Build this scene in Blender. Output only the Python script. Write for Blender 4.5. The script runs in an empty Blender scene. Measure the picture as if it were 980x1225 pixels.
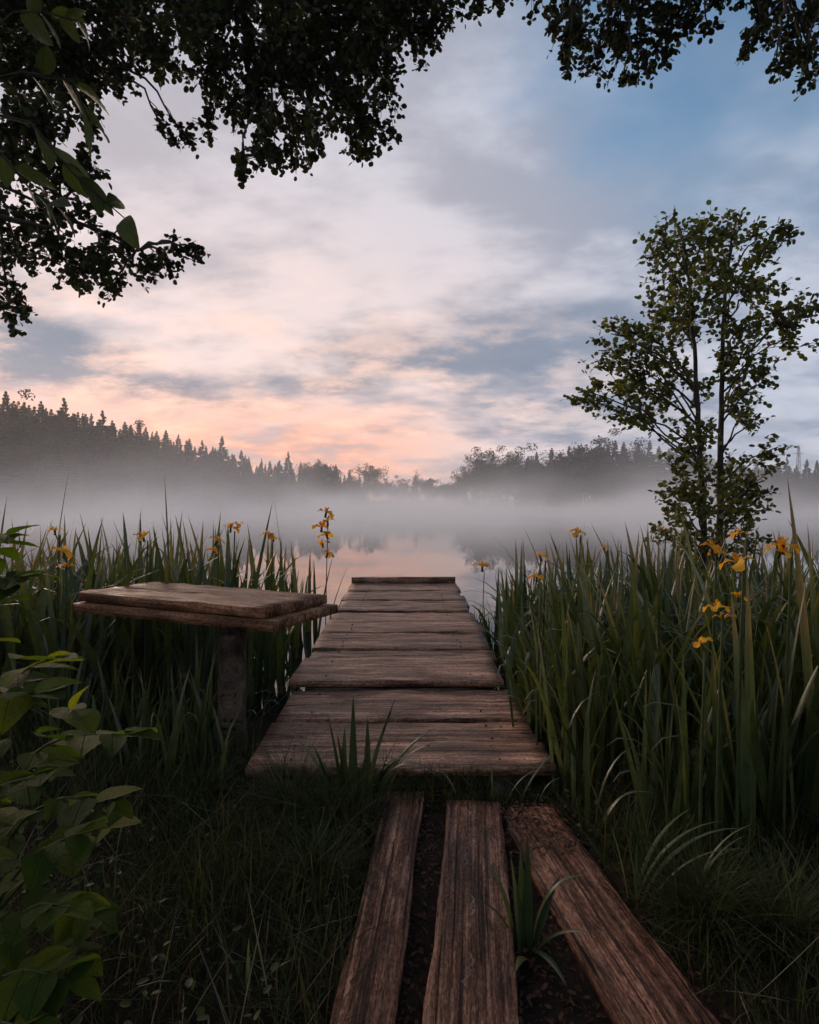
import bpy, math, random
import numpy as np
from mathutils import Vector, Matrix, Euler

rng = np.random.default_rng(7)
random.seed(7)
S = bpy.context.scene
COL = S.collection

# ------------------------------------------------------------------ camera
F = 740.0                 # focal length in photograph pixels (980 x 1225)
CAMZ = 1.2                # eye height above the dock boards
HOR = 605.0               # row of the horizon
cam_d = bpy.data.cameras.new('camera')
cam = bpy.data.objects.new('camera', cam_d); COL.objects.link(cam)
cam.location = (0, 0, CAMZ)
cam.rotation_euler = (math.radians(90) - math.atan((612.5 - HOR) / F), 0, 0)
cam_d.sensor_fit = 'VERTICAL'; cam_d.sensor_height = 36.0
cam_d.lens = 36.0 * F / 1225.0
cam_d.clip_start = 0.05; cam_d.clip_end = 5000
S.camera = cam

def P(px, py, d):
    """where a thing seen at this spot of the photograph stands when it is d metres out"""
    return Vector(((px - 490) / F * d, d, CAMZ - (py - HOR) / F * d))

# ------------------------------------------------------------------ sky, sun, exposure
SUN_AZ, SUN_EL = math.radians(-40), math.radians(12)
W = bpy.data.worlds.new('World'); S.world = W; W.use_nodes = True
W.cycles.sampling_method = 'MANUAL'; W.cycles.sample_map_resolution = 256
nt = W.node_tree; nt.nodes.clear()

class N:
    """small helper to write node maths"""
    def __init__(self, tree): self.t = tree
    def new(self, typ, **kw):
        n = self.t.nodes.new(typ)
        for k, v in kw.items(): setattr(n, k, v)
        return n
    def link(self, a, b): self.t.links.new(a, b)
    def put(self, sock, v):
        if isinstance(v, bpy.types.NodeSocket): self.t.links.new(v, sock)
        else: sock.default_value = v
    def m(self, op, a, b=None, c=None, clamp=False):
        n = self.new('ShaderNodeMath', operation=op, use_clamp=clamp)
        self.put(n.inputs[0], a)
        if b is not None: self.put(n.inputs[1], b)
        if c is not None: self.put(n.inputs[2], c)
        return n.outputs[0]
    def smooth(self, v, lo, hi, a=0.0, b=1.0):
        n = self.new('ShaderNodeMapRange', interpolation_type='SMOOTHSTEP')
        self.put(n.inputs[0], v); self.put(n.inputs[1], lo); self.put(n.inputs[2], hi); self.put(n.inputs[3], a); self.put(n.inputs[4], b)
        return n.outputs[0]
    def mix(self, f, a, b, blend='MIX'):
        n = self.new('ShaderNodeMix', data_type='RGBA', blend_type=blend)
        self.put(n.inputs[0], f)
        for s, v in ((n.inputs[6], a), (n.inputs[7], b)):
            if isinstance(v, tuple) and len(v) == 3: v = (*v, 1)
            self.put(s, v)
        return n.outputs[2]
    def noise(self, vec, scale, detail=6, rough=.55, dist=0.0):
        n = self.new('ShaderNodeTexNoise')
        self.put(n.inputs['Vector'], vec); n.inputs['Scale'].default_value = scale
        n.inputs['Detail'].default_value = detail; n.inputs['Roughness'].default_value = rough; n.inputs['Distortion'].default_value = dist
        return n.outputs['Fac']
    def ramp(self, f, stops, interp='LINEAR'):
        n = self.new('ShaderNodeValToRGB'); n.color_ramp.interpolation = interp
        el = n.color_ramp.elements
        while len(el) < len(stops): el.new(.5)
        for e, (p, c) in zip(el, stops):
            e.position = p; e.color = (*c, 1) if len(c) == 3 else c
        self.put(n.inputs[0], f)
        return n.outputs[0]
    def comb(self, x, y, z):
        n = self.new('ShaderNodeCombineXYZ')
        for i, v in enumerate((x, y, z)): self.put(n.inputs[i], v)
        return n.outputs[0]
    def mapping(self, vec, scale=(1, 1, 1), loc=(0, 0, 0), rot=(0, 0, 0)):
        n = self.new('ShaderNodeMapping'); self.put(n.inputs[0], vec)
        n.inputs['Scale'].default_value = scale; n.inputs['Location'].default_value = loc; n.inputs['Rotation'].default_value = rot
        return n.outputs[0]

w = N(nt)
tc = w.new('ShaderNodeTexCoord')
sep = w.new('ShaderNodeSeparateXYZ'); w.link(tc.outputs['Generated'], sep.inputs[0])
dx, dy, dz = sep.outputs
el = w.m('MAXIMUM', dz, 0.0)
az = w.m('ARCTAN2', dx, dy)                       # 0 straight ahead, negative to the left
inv = w.m('DIVIDE', 1.0, w.m('ADD', el, 0.24))
uv = w.comb(w.m('MULTIPLY', dx, inv), w.m('MULTIPLY', dy, inv), 0.0)   # a cloud deck seen in perspective
# how near the direction is to the hidden sun
GLOW_AZ = math.radians(-25)                       # the brightest part of the cloud, beside the sun
sd = (math.sin(GLOW_AZ) * math.cos(math.radians(5)), math.cos(GLOW_AZ) * math.cos(math.radians(5)), math.sin(math.radians(5)))
dot = w.m('ADD', w.m('ADD', w.m('MULTIPLY', dx, sd[0]), w.m('MULTIPLY', dy, sd[1])), w.m('MULTIPLY', dz, sd[2]))
warm = w.smooth(dot, 0.60, 0.99)
low = w.smooth(el, 0.24, 0.0)
# clear sky: blue above
sky = w.new('ShaderNodeTexSky', sky_type='NISHITA')
sky.sun_disc = False; sky.sun_elevation = SUN_EL; sky.sun_rotation = SUN_AZ
sky.air_density = 1.2; sky.dust_density = 1.0; sky.ozone_density = 2.0
clear = w.mix(1.0, sky.outputs[0], (0.094, 0.107, 0.116), 'MULTIPLY')
# high veil of thin cloud, lavender to pink, warm near the sun
n1 = w.noise(w.mapping(uv, (1, 1, 1), (3.1, 1.7, 0.0), (0, 0, .35)), 0.85, 5, .58, 0)
n2 = w.noise(w.mapping(uv, (1.0, 1.5, 1), (7.3, 2.2, 4.0), (0, 0, .5)), 2.1, 6, .58, 0)
veil_c = w.mix(w.m('MULTIPLY', warm, w.smooth(el, .62, .12, .25, 1.0)), (0.37, 0.40, 0.475), (0.66, 0.52, 0.485))
veil_c = w.mix(w.m('MULTIPLY', low, w.smooth(dot, .80, .97)), veil_c, (0.78, 0.385, 0.265))
veil_c = w.mix(w.smooth(n2, .40, .64, 0, .9), veil_c, w.mix(warm, (0.18, 0.22, 0.295), (0.33, 0.305, 0.335)))
right = w.smooth(w.m('ADD', az, w.m('MULTIPLY', el, 0.55)), 0.28, 0.85)
cover = w.smooth(w.m('SUBTRACT', w.m('ADD', w.m('ADD', n1, w.m('MULTIPLY', warm, .3)), w.smooth(el, .34, .16, 0, .3)), w.m('MULTIPLY', right, w.smooth(el, .16, .5, -.2, .26))), 0.20, 0.50)
c = w.mix(cover, clear, veil_c)
# lower, darker blue-grey cloud bands
n3 = w.noise(w.mapping(uv, (1.0, 1.2, 1), (1.9, 5.2, 9.0), (0, 0, .12)), 1.6, 6, .58, 0)
band = w.m('MULTIPLY', w.smooth(el, 0.055, 0.13), w.smooth(el, 0.42, 0.22))
def lobe(az0, el0, sa, se):
    a = w.m('DIVIDE', w.m('SUBTRACT', az, az0), sa); e = w.m('DIVIDE', w.m('SUBTRACT', el, el0), se)
    return w.m('EXPONENT', w.m('MULTIPLY', w.m('ADD', w.m('MULTIPLY', a, a), w.m('MULTIPLY', e, e)), -1.0))
lob = w.m('ADD', w.m('ADD', lobe(-.29, .180, .17, .035), w.m('MULTIPLY', lobe(-.60, .215, .13, .045), 1.9)), w.m('ADD', w.m('MULTIPLY', lobe(.08, .225, .22, .045), .8), w.m('MULTIPLY', lobe(.25, .27, .30, .05), .7)))
dens = w.smooth(w.m('ADD', w.m('MULTIPLY', n3, w.m('MULTIPLY_ADD', band, .30, .70)), w.m('MULTIPLY', lob, .24)), 0.46, 0.74)
dark_c = w.mix(warm, (0.165, 0.205, 0.28), (0.115, 0.155, 0.21))
c = w.mix(w.m('MULTIPLY', dens, .88), c, dark_c)
# the glowing gap under the deck, and small lit edges
n4 = w.noise(w.mapping(uv, (1.0, 1.3, 1), (4.4, .3, 2.0), (0, 0, .1)), 3.4, 6, .64, 0)
gap = w.m('MULTIPLY', w.m('MULTIPLY', w.smooth(el, .20, .07), w.smooth(dot, .84, .98)), w.smooth(n4, .32, .62))
c = w.mix(gap, c, (0.74, 0.265, 0.125))
streak = w.m('MULTIPLY', w.m('MULTIPLY', w.smooth(n4, .43, .69), w.smooth(el, .42, .14)), w.smooth(dot, .55, .95, .2, .75))
c = w.mix(streak, c, w.mix(warm, (0.68, 0.62, 0.62), (0.86, 0.55, 0.42)))
# below the horizon the world is dull ground
c = w.mix(w.smooth(dz, 0.0, -0.06), c, (0.03, 0.035, 0.03))
bg = w.new('ShaderNodeBackground'); w.link(c, bg.inputs[0]); bg.inputs[1].default_value = 1.0
wo = w.new('ShaderNodeOutputWorld'); w.link(bg.outputs[0], wo.inputs[0])

sun_d = bpy.data.lights.new('sun', 'SUN'); sun = bpy.data.objects.new('sun', sun_d); COL.objects.link(sun)
sun_d.energy = 2.0; sun_d.angle = math.radians(36); sun_d.color = (1.0, 0.74, 0.58)
to_sun = Vector((math.sin(SUN_AZ) * math.cos(SUN_EL), math.cos(SUN_AZ) * math.cos(SUN_EL), math.sin(SUN_EL)))
sun.rotation_euler = to_sun.to_track_quat('Z', 'Y').to_euler()

vs = S.view_settings
vs.view_transform = 'Standard'; vs.look = 'None'; vs.exposure = 0.62; vs.gamma = 1.0; vs.use_curve_mapping = False
S.render.engine = 'CYCLES'
cy = S.cycles
cy.use_denoising = True; cy.use_adaptive_sampling = True; cy.adaptive_threshold = .014
cy.volume_step_rate = 0.28; cy.volume_max_steps = 128
cy.max_bounces = 10; cy.diffuse_bounces = 2; cy.glossy_bounces = 3; cy.transmission_bounces = 4; cy.transparent_max_bounces = 8; cy.volume_bounces = 9
cy.sample_clamp_indirect = 4.0

# ------------------------------------------------------------------ materials
def mat(name):
    m = bpy.data.materials.new(name); m.use_nodes = True
    m.node_tree.nodes.clear()
    n = N(m.node_tree)
    out = n.new('ShaderNodeOutputMaterial')
    return m, n, out

def principled(n, **kw):
    b = n.new('ShaderNodeBsdfPrincipled')
    for k, v in kw.items():
        key = k.replace('_', ' ').title().replace('Ior', 'IOR')
        if isinstance(v, tuple) and len(v) == 3: v = (*v, 1)
        n.put(b.inputs[key], v)
    return b

def bump(n, h, strength, dist):
    b = n.new('ShaderNodeBump'); b.inputs['Strength'].default_value = strength; b.inputs['Distance'].default_value = dist
    n.put(b.inputs['Height'], h)
    return b.outputs[0]

def wood_mat(name, dark, mid, light, wet=.5, worm=False):
    m, n, out = mat(name)
    t = n.new('ShaderNodeTexCoord'); info = n.new('ShaderNodeObjectInfo')
    off = n.comb(n.m('MULTIPLY', info.outputs['Random'], 37.0), n.m('MULTIPLY', info.outputs['Random'], 11.0), n.m('MULTIPLY', info.outputs['Random'], 5.0))
    va = n.new('ShaderNodeVectorMath', operation='ADD'); n.link(t.outputs['Object'], va.inputs[0]); n.link(off, va.inputs[1])
    v = va.outputs[0]
    warp = n.noise(n.mapping(v, (1.5, 6, 6)), 1.6, 3, .5)
    g1 = n.noise(n.mapping(v, (1.3, 75, 40)), 1.0, 7, .68, .15)
    g2 = n.noise(n.mapping(v, (5, 260, 90)), 1.0, 5, .65, .1)
    blot = n.noise(v, 4.5, 6, .6, .4)
    blot2 = n.noise(n.mapping(v, (2, 7, 4)), 2.2, 5, .6)
    fac = n.m('ADD', n.m('MULTIPLY', g1, .55), n.m('ADD', n.m('MULTIPLY', g2, .25), n.m('MULTIPLY', warp, .2)))
    speck = n.noise(n.mapping(v, (45, 130, 90)), 1.0, 5, .7)
    col = n.ramp(n.m('MULTIPLY_ADD', n.m('SUBTRACT', speck, .5), .45, fac), [(.36, dark), (.49, mid), (.64, light)])
    tint = n.m('MULTIPLY_ADD', info.outputs['Random'], .6, .68)
    col = n.mix(1.0, col, n.comb(tint, tint, tint), 'MULTIPLY')
    col = n.mix(n.smooth(blot2, .52, .74, 0, .75), col, (dark[0] * .7, dark[1] * .75, dark[2] * .8))       # damp stains
    col = n.mix(n.smooth(blot, .60, .74, 0, .5), col, (.045, .042, .022))                                # algae and dirt
    worn = n.smooth(n.noise(n.mapping(v, (3.5, 22, 9), (4.1, 2.2, 7.7)), 1.3, 6, .68), .56, .68)
    col = n.mix(n.m('MULTIPLY', worn, .55), col, (light[0] * .85, light[1] * .88, light[2] * .9))                # pale worn fibres
    crack = n.smooth(n.noise(n.mapping(v, (.9, 48, 18)), 1.0, 4, .5, .25), .60, .65)
    col = n.mix(n.m('MULTIPLY', crack, .75), col, (.012, .009, .008))
    if worm:                                                                                            # a pale bark-beetle gallery
        s = n.new('ShaderNodeSeparateXYZ'); n.link(t.outputs['Object'], s.inputs[0])
        wob = n.m('MULTIPLY_ADD', n.noise(n.comb(n.m('MULTIPLY', s.outputs[0], 3.2), 0.0, 0.0), 1.5, 5, .68), .22, -.10)
        d = n.m('ABSOLUTE', n.m('SUBTRACT', s.outputs[1], wob))
        k = n.m('MULTIPLY', n.smooth(d, .0055, .001), n.m('MULTIPLY', n.smooth(n.noise(n.mapping(v, (7, 0, 0)), 1.0, 2), .47, .56), n.smooth(s.outputs[2], -.016, -.009)))
        col = n.mix(n.m('MULTIPLY', k, .7), col, (.40, .29, .20))
    tone = n.smooth(n.noise(n.mapping(v, (1.6, 6.5, 4)), 1.3, 5, .6, .2), .30, .70, .45, 1.55)
    col = n.mix(1.0, col, n.comb(tone, tone, tone), 'MULTIPLY')
    h = n.m('ADD', n.m('ADD', n.m('MULTIPLY', fac, .8), n.m('MULTIPLY', speck, .5)), n.m('SUBTRACT', n.m('MULTIPLY', blot, .12), n.m('MULTIPLY', crack, 1.0)))
    rough = n.smooth(blot2, .3, .75, wet + .18, wet - .12)
    b = principled(n, base_color=col, roughness=rough, normal=bump(n, h, 1.0, .007), specular_ior_level=.10)
    n.link(b.outputs[0], out.inputs[0])
    return m

def leaf_mat(name, a, b_, c_, trans=.35, rough=.45, island=True, veins=False, spots=None, tips=False, spec=.3):
    """a-b-c: darker, usual and yellower leaf colour, picked leaf by leaf"""
    m, n, out = mat(name)
    if island:
        r = n.new('ShaderNodeNewGeometry').outputs['Random Per Island']
    else:
        r = n.new('ShaderNodeObjectInfo').outputs['Random']
    t = n.new('ShaderNodeTexCoord')
    col = n.ramp(r, [(0, a), (.55, b_), (1, c_)])
    v = n.noise(t.outputs['Object'], 14, 4, .6)
    col = n.mix(n.smooth(v, .35, .7, 0, .35), col, tuple(x * .55 for x in a))
    nrm = None
    if veins:
        s = n.new('ShaderNodeSeparateXYZ'); n.link(t.outputs['Object'], s.inputs[0])
        ay = n.m('ABSOLUTE', s.outputs[1])
        rib = n.smooth(ay, .0, .025)
        side = n.m('ABSOLUTE', n.m('SINE', n.m('MULTIPLY', n.m('SUBTRACT', s.outputs[0], n.m('MULTIPLY', ay, .75)), 34.0)))
        sv = n.smooth(side, .0, .22)
        hh = n.m('MULTIPLY', rib, n.m('MULTIPLY_ADD', sv, .6, .4))
        col = n.mix(n.m('MULTIPLY', n.m('SUBTRACT', 1.0, hh), .45), col, tuple(min(1, x * 1.7) for x in b_))
        nrm = bump(n, n.m('ADD', hh, n.m('MULTIPLY', v, .5)), .7, .05)
        eat = n.smooth(n.noise(t.outputs['Object'], 5.5, 5, .6), .66, .74)
        col = n.mix(n.m('MULTIPLY', eat, .7), col, (.09, .05, .02))
    if tips:
        s = n.new('ShaderNodeSeparateXYZ'); n.link(t.outputs['Object'], s.inputs[0])
        k = n.m('MULTIPLY', n.smooth(n.m('ADD', s.outputs[2], n.m('MULTIPLY', v, .3)), .86, 1.06), n.smooth(n.m('FRACT', n.m('MULTIPLY', r, 7.31)), .45, .60))
        col = n.mix(n.m('MULTIPLY', k, .8), col, (.20, .14, .06))
        stripe = n.noise(n.mapping(t.outputs['Object'], (160, 160, 2)), 1.0, 2, .5)
        col = n.mix(n.smooth(stripe, .42, .62, 0, .35), col, tuple(x * .6 for x in a))
    if spots:
        s = n.new('ShaderNodeSeparateXYZ'); n.link(t.outputs['Object'], s.inputs[0])
        k = n.noise(n.mapping(t.outputs['Object'], (60, 60, 3)), 1.0, 3, .5)
        col = n.mix(n.smooth(k, .45, .65, 0, .4), col, spots)
    b = principled(n, base_color=col, roughness=rough, specular_ior_level=spec)
    if nrm is not None: n.link(nrm, b.inputs['Normal'])
    tr = n.new('ShaderNodeBsdfTranslucent'); n.link(n.mix(1.0, col, (1.25, 1.25, .55), 'MULTIPLY'), tr.inputs[0])
    mx = n.new('ShaderNodeMixShader'); mx.inputs[0].default_value = trans
    n.link(b.outputs[0], mx.inputs[1]); n.link(tr.outputs[0], mx.inputs[2]); n.link(mx.outputs[0], out.inputs[0])
    return m

def plain_mat(name, a, b_, scale=8, rough=.8, bstr=.5, bdist=.02, stretch=(1, 1, 1)):
    m, n, out = mat(name)
    t = n.new('ShaderNodeTexCoord')
    v = n.mapping(t.outputs['Object'], stretch)
    k = n.noise(v, scale, 8, .62, .3)
    k2 = n.noise(v, scale * 5, 5, .6)
    f = n.m('ADD', n.m('MULTIPLY', k, .65), n.m('MULTIPLY', k2, .35))
    b = principled(n, base_color=n.ramp(f, [(.32, a), (.66, b_)]), roughness=rough, normal=bump(n, f, bstr, bdist), specular_ior_level=.15)
    n.link(b.outputs[0], out.inputs[0])
    return m

M_dock = wood_mat('weathered_dock_wood', (.020, .0095, .006), (.190, .092, .055), (.55, .31, .20), .44)
M_bench = wood_mat('bench_wood', (.021, .009, .005), (.190, .080, .040), (.52, .25, .13), .48)
M_walk = wood_mat('old_reddish_wood', (.015, .0058, .0038), (.160, .062, .034), (.52, .255, .155), .45)
M_walk_worm = wood_mat('old_reddish_wood_with_gallery', (.015, .0058, .0038), (.165, .066, .037), (.58, .29, .18), .45, worm=True)
M_post = wood_mat('post_wood', (.030, .022, .016), (.085, .060, .042), (.15, .105, .075), .65)
M_bark = plain_mat('alder_bark', (.022, .018, .014), (.085, .070, .056), 16, .9, .8, .02, (1, 1, .25))
M_twig = plain_mat('twig_bark', (.020, .015, .011), (.060, .045, .032), 30, .85)
M_soil = plain_mat('dark_soil', (.007, .0045, .003), (.040, .022, .013), 14, .95, 1.0, .03)
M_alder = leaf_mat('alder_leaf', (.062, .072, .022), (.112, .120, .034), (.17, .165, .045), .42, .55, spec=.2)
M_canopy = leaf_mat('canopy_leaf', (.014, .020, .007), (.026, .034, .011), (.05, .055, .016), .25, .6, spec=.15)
M_iris = leaf_mat('iris_leaf', (.025, .041, .013), (.072, .096, .031), (.15, .155, .052), .36, .36, island=True, tips=True, spec=.5)
M_iris_o = leaf_mat('iris_leaf_single', (.025, .041, .013), (.072, .096, .031), (.15, .155, .052), .36, .36, island=False, tips=True, spec=.5)
M_grass = leaf_mat('grass_blade', (.018, .028, .008), (.040, .050, .013), (.13, .105, .042), .3, .6, spec=.12)
M_straw = leaf_mat('dry_straw', (.06, .042, .022), (.13, .095, .05), (.22, .17, .10), .2, .6, spec=.2)
M_weed = leaf_mat('weed_leaf', (.020, .032, .009), (.040, .055, .014), (.08, .085, .02), .3, .55, spec=.2)
M_pale = leaf_mat('pale_grass_blade', (.075, .105, .040), (.10, .13, .05), (.16, .17, .075), .35, .45, island=False)
M_shrub = leaf_mat('shrub_leaf', (.040, .074, .012), (.080, .122, .015), (.21, .22, .018), .55, .6, island=False, veins=True, spec=.12)
M_bigleaf = leaf_mat('cherry_leaf', (.030, .045, .014), (.045, .062, .018), (.070, .085, .022), .40, .5, island=False, veins=True)
M_petal = leaf_mat('iris_petal', (.55, .21, .010), (.80, .36, .016), (.86, .45, .03), .45, .55, island=False)
M_stem = plain_mat('green_stem', (.026, .034, .010), (.055, .064, .020), 20, .7)
M_conifer = leaf_mat('spruce_needles', (.014, .022, .013), (.024, .034, .018), (.036, .046, .022), .12, .7)
M_decid = leaf_mat('far_broadleaf', (.026, .034, .016), (.040, .050, .022), (.055, .062, .026), .2, .65)
M_steel = plain_mat('pylon_steel', (.12, .12, .13), (.22, .22, .23), 3, .6)
M_litter = plain_mat('leaf_litter', (.016, .008, .005), (.12, .055, .03), 18, .85)

# ------------------------------------------------------------------ mesh helpers
def mesh_np(name, verts, faces, material, smooth=True):
    """faces: list of (k, n-by-k index arrays) or plain lists"""
    me = bpy.data.meshes.new(name)
    verts = np.asarray(verts, np.float32).reshape(-1, 3)
    loops, starts, pos = [], [], 0
    for f in faces:
        f = np.asarray(f, np.int32)
        if f.size == 0: continue
        k = f.shape[1]
        loops.append(f.ravel()); starts.append(pos + np.arange(len(f)) * k); pos += f.size
    loops = np.concatenate(loops); starts = np.concatenate(starts)
    me.vertices.add(len(verts)); me.vertices.foreach_set('co', verts.ravel())
    me.loops.add(len(loops)); me.loops.foreach_set('vertex_index', loops)
    me.polygons.add(len(starts)); me.polygons.foreach_set('loop_start', starts.astype(np.int32))
    me.update(calc_edges=True)
    if smooth: me.polygons.foreach_set('use_smooth', np.ones(len(starts), bool))
    me.validate()
    me.materials.append(material)
    return me

def link(name, data, parent=None, loc=(0, 0, 0), rot=(0, 0, 0), scale=(1, 1, 1)):
    o = bpy.data.objects.new(name, data); COL.objects.link(o)
    o.location = loc; o.rotation_euler = rot; o.scale = scale
    if parent is not None: o.parent = parent
    return o

def thing(name, label, cat, loc=(0, 0, 0), rot=(0, 0, 0), group=None, data=None, scale=(1, 1, 1)):
    o = link(name, data, None, loc, rot, scale)
    o['label'] = label; o['category'] = cat
    if group: o['group'] = group
    return o

def structure(name, me):
    o = link(name, me); o['kind'] = 'structure'
    return o

class Geo:
    """collects tubes and leaves into one mesh"""
    def __init__(self): self.v = []; self.q = []; self.t = []; self.n = 0
    def add(self, v, quads=None, tris=None):
        v = np.asarray(v, float).reshape(-1, 3)
        if quads is not None and len(quads): self.q.append(np.asarray(quads) + self.n)
        if tris is not None and len(tris): self.t.append(np.asarray(tris) + self.n)
        self.v.append(v); self.n += len(v)
    def tube(self, path, radii, sides=6, wob=0.0):
        path = np.asarray(path, float); m = len(path)
        tan = np.gradient(path, axis=0); tan /= np.linalg.norm(tan, axis=1)[:, None] + 1e-9
        ref = np.array([0.31, .95, 0.05]); ref = np.where(np.abs(tan @ ref)[:, None] > .95, np.array([1., 0, 0]), ref)
        u = np.cross(tan, ref); u /= np.linalg.norm(u, axis=1)[:, None]; v = np.cross(tan, u)
        a = np.arange(sides) * 2 * np.pi / sides
        r = np.asarray(radii, float)[:, None] * (1 + (rng.normal(0, wob, (m, sides)) if wob else 0))
        ring = path[:, None, :] + r[..., None] * (np.cos(a)[None, :, None] * u[:, None, :] + np.sin(a)[None, :, None] * v[:, None, :])
        i = np.arange(m - 1)[:, None] * sides + np.arange(sides)[None, :]
        j = np.arange(m - 1)[:, None] * sides + (np.arange(sides)[None, :] + 1) % sides
        q = np.stack([i, j, j + sides, i + sides], -1).reshape(-1, 4)
        pts = ring.reshape(-1, 3)
        pts = np.vstack([pts, path[-1:]])
        e = (m - 1) * sides
        tr = np.stack([e + np.arange(sides), e + (np.arange(sides) + 1) % sides, np.full(sides, m * sides)], -1)
        self.add(pts, q, tr)
    def mesh(self, name, material, smooth=True):
        f = []
        if self.q: f.append(np.vstack(self.q))
        if self.t: f.append(np.vstack(self.t))
        return mesh_np(name, np.vstack(self.v), f, material, smooth)

def unit(v):
    return v / (np.linalg.norm(v, axis=-1, keepdims=True) + 1e-9)

# a round alder leaf, lying along +x, folded a little along its rib
LEAF_V = np.array([[0, 0, 0], [.16, .32, .05], [.58, .45, .07], [.92, .22, .02], [.97, 0, -.03], [.92, -.22, .02], [.58, -.45, .07], [.16, -.32, .05], [.5, 0, -.02]])
LEAF_T = np.array([[8, 0, 7], [8, 7, 6], [8, 6, 5], [8, 5, 4], [8, 4, 3], [8, 3, 2], [8, 2, 1], [8, 1, 0]])

def leaf_cloud(geo, pos, axis, up, size, V=LEAF_V, T=LEAF_T):
    n = len(pos)
    a = unit(axis); b = unit(np.cross(up, a)); c = np.cross(a, b)
    pts = pos[:, None, :] + size[:, None, None] * (V[None, :, 0, None] * a[:, None, :] + V[None, :, 1, None] * b[:, None, :] + V[None, :, 2, None] * c[:, None, :])
    t = (T[None] + (np.arange(n) * len(V))[:, None, None]).reshape(-1, 3)
    geo.add(pts, None, t)

def curve_path(a, b, sag, n=7, jit=0.0):
    a = np.asarray(a, float); b = np.asarray(b, float)
    t = np.linspace(0, 1, n)[:, None]
    p = a + (b - a) * t + np.array([0, 0, 1.]) * (sag * 4 * t * (1 - t))
    if jit:
        L = np.linalg.norm(b - a)
        k = rng.normal(0, jit * L, (n, 3)); k[0] = 0; k[-1] = 0
        p += k
    return p

def grow_cluster(wood, leaves, start, centre, rad, n_twig, leaf, per=.045, r0=.02, droop=.3, flat=.75):
    """a limb from start to centre, twigs through a ball of radius rad, leaves in rows along the twigs"""
    start = np.asarray(start, float); centre = np.asarray(centre, float)
    L = np.linalg.norm(centre - start)
    limb = curve_path(start, centre, .10 * L, 8, .018)
    wood.tube(limb, np.linspace(r0, .006, 8), 5)
    for k in range(n_twig):
        t = rng.uniform(.55, 1.0) if L > rad else rng.uniform(.2, 1)
        i = t * 7; i0 = int(min(6, math.floor(i))); base = limb[i0] + (limb[i0 + 1] - limb[i0]) * (i - i0)
        d = rng.normal(0, 1, 3); d /= np.linalg.norm(d); d[2] = d[2] * flat - droop * .3
        tip = centre + d * rad * rng.uniform(.55, 1.0)
        path = curve_path(base, tip, rng.uniform(-.02, .12) * rad, 6, .03)
        wood.tube(path, np.linspace(.0055, .0018, 6), 3)
        # side shoots with leaves
        shoots = [path]
        for s in range(3):
            q = path[rng.integers(2, 5)]
            e = q + unit(rng.normal(0, 1, 3) + unit(tip - base) * .9 + np.array([0, 0, -droop])) * rad * rng.uniform(.22, .45)
            sp = curve_path(q, e, 0, 4, .04); wood.tube(sp, np.linspace(.003, .0014, 4), 3); shoots.append(sp)
        for si, sp in enumerate(shoots):
            seg = np.linalg.norm(np.diff(sp, axis=0), axis=1).sum()
            m = max(3, int(seg / per))
            tt = np.linspace(.25 if si == 0 else .1, 1.0, m) * (len(sp) - 1)
            k0 = np.minimum(tt.astype(int), len(sp) - 2); fr = (tt - k0)[:, None]
            pos = sp[k0] + (sp[k0 + 1] - sp[k0]) * fr + rng.normal(0, .010, (m, 3))
            ax = unit(sp[k0 + 1] - sp[k0]) * .5 + rng.normal(0, .6, (m, 3)) + np.array([0, 0, -droop])
            up = rng.normal(0, .55, (m, 3)) + np.array([0, 0, 1.0])
            leaf_cloud(leaves, pos, ax, up, leaf * rng.uniform(.6, 1.15, m))

# ------------------------------------------------------------------ ground, lake
ZW = -0.42                                        # level of the lake
AZ = np.radians([-180, -95, -80, -60, -45, -36, -33, -27, -20, -14, -8, -2, 3, 6, 9, 14, 20, 27, 34, 45, 60, 80, 95, 180])
RS = np.array([60, 60, 75, 95, 104, 108, 110, 122, 150, 190, 250, 300, 300, 245, 205, 185, 172, 165, 158, 140, 110, 80, 60, 60], float)
def shore(a): return np.interp(a, AZ, RS)
def sstep(x, a, b):
    t = np.clip((x - a) / (b - a), 0, 1); return t * t * (3 - 2 * t)
def ground_z(x, y):
    x = np.asarray(x, float); y = np.asarray(y, float)
    r = np.hypot(x, y); a = np.arctan2(x, y)
    near = -.17 - .30 * sstep(y, 2.9, 5.4) - .75 * sstep(y, 5.0, 10.5) + .03 * sstep(np.abs(x), .9, 2.2)
    near = near + .02 * np.sin(x * 3.1 + 1) * np.sin(y * 2.7) + .012 * np.sin(x * 9.3) * np.sin(y * 8.1 + 2)
    t = r - shore(a)
    hill = sstep(-a, math.radians(4), math.radians(30)) * sstep(t, 0, 60) * 9.0 + sstep(t, 40, 300) * 5
    far = -1.2 + 1.5 * sstep(t, -8, 4) + hill + sstep(t, 2, 30) * .6
    return np.where(y > 10.5, far, np.where(np.abs(x) > 25, np.maximum(near, far), near))

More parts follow.
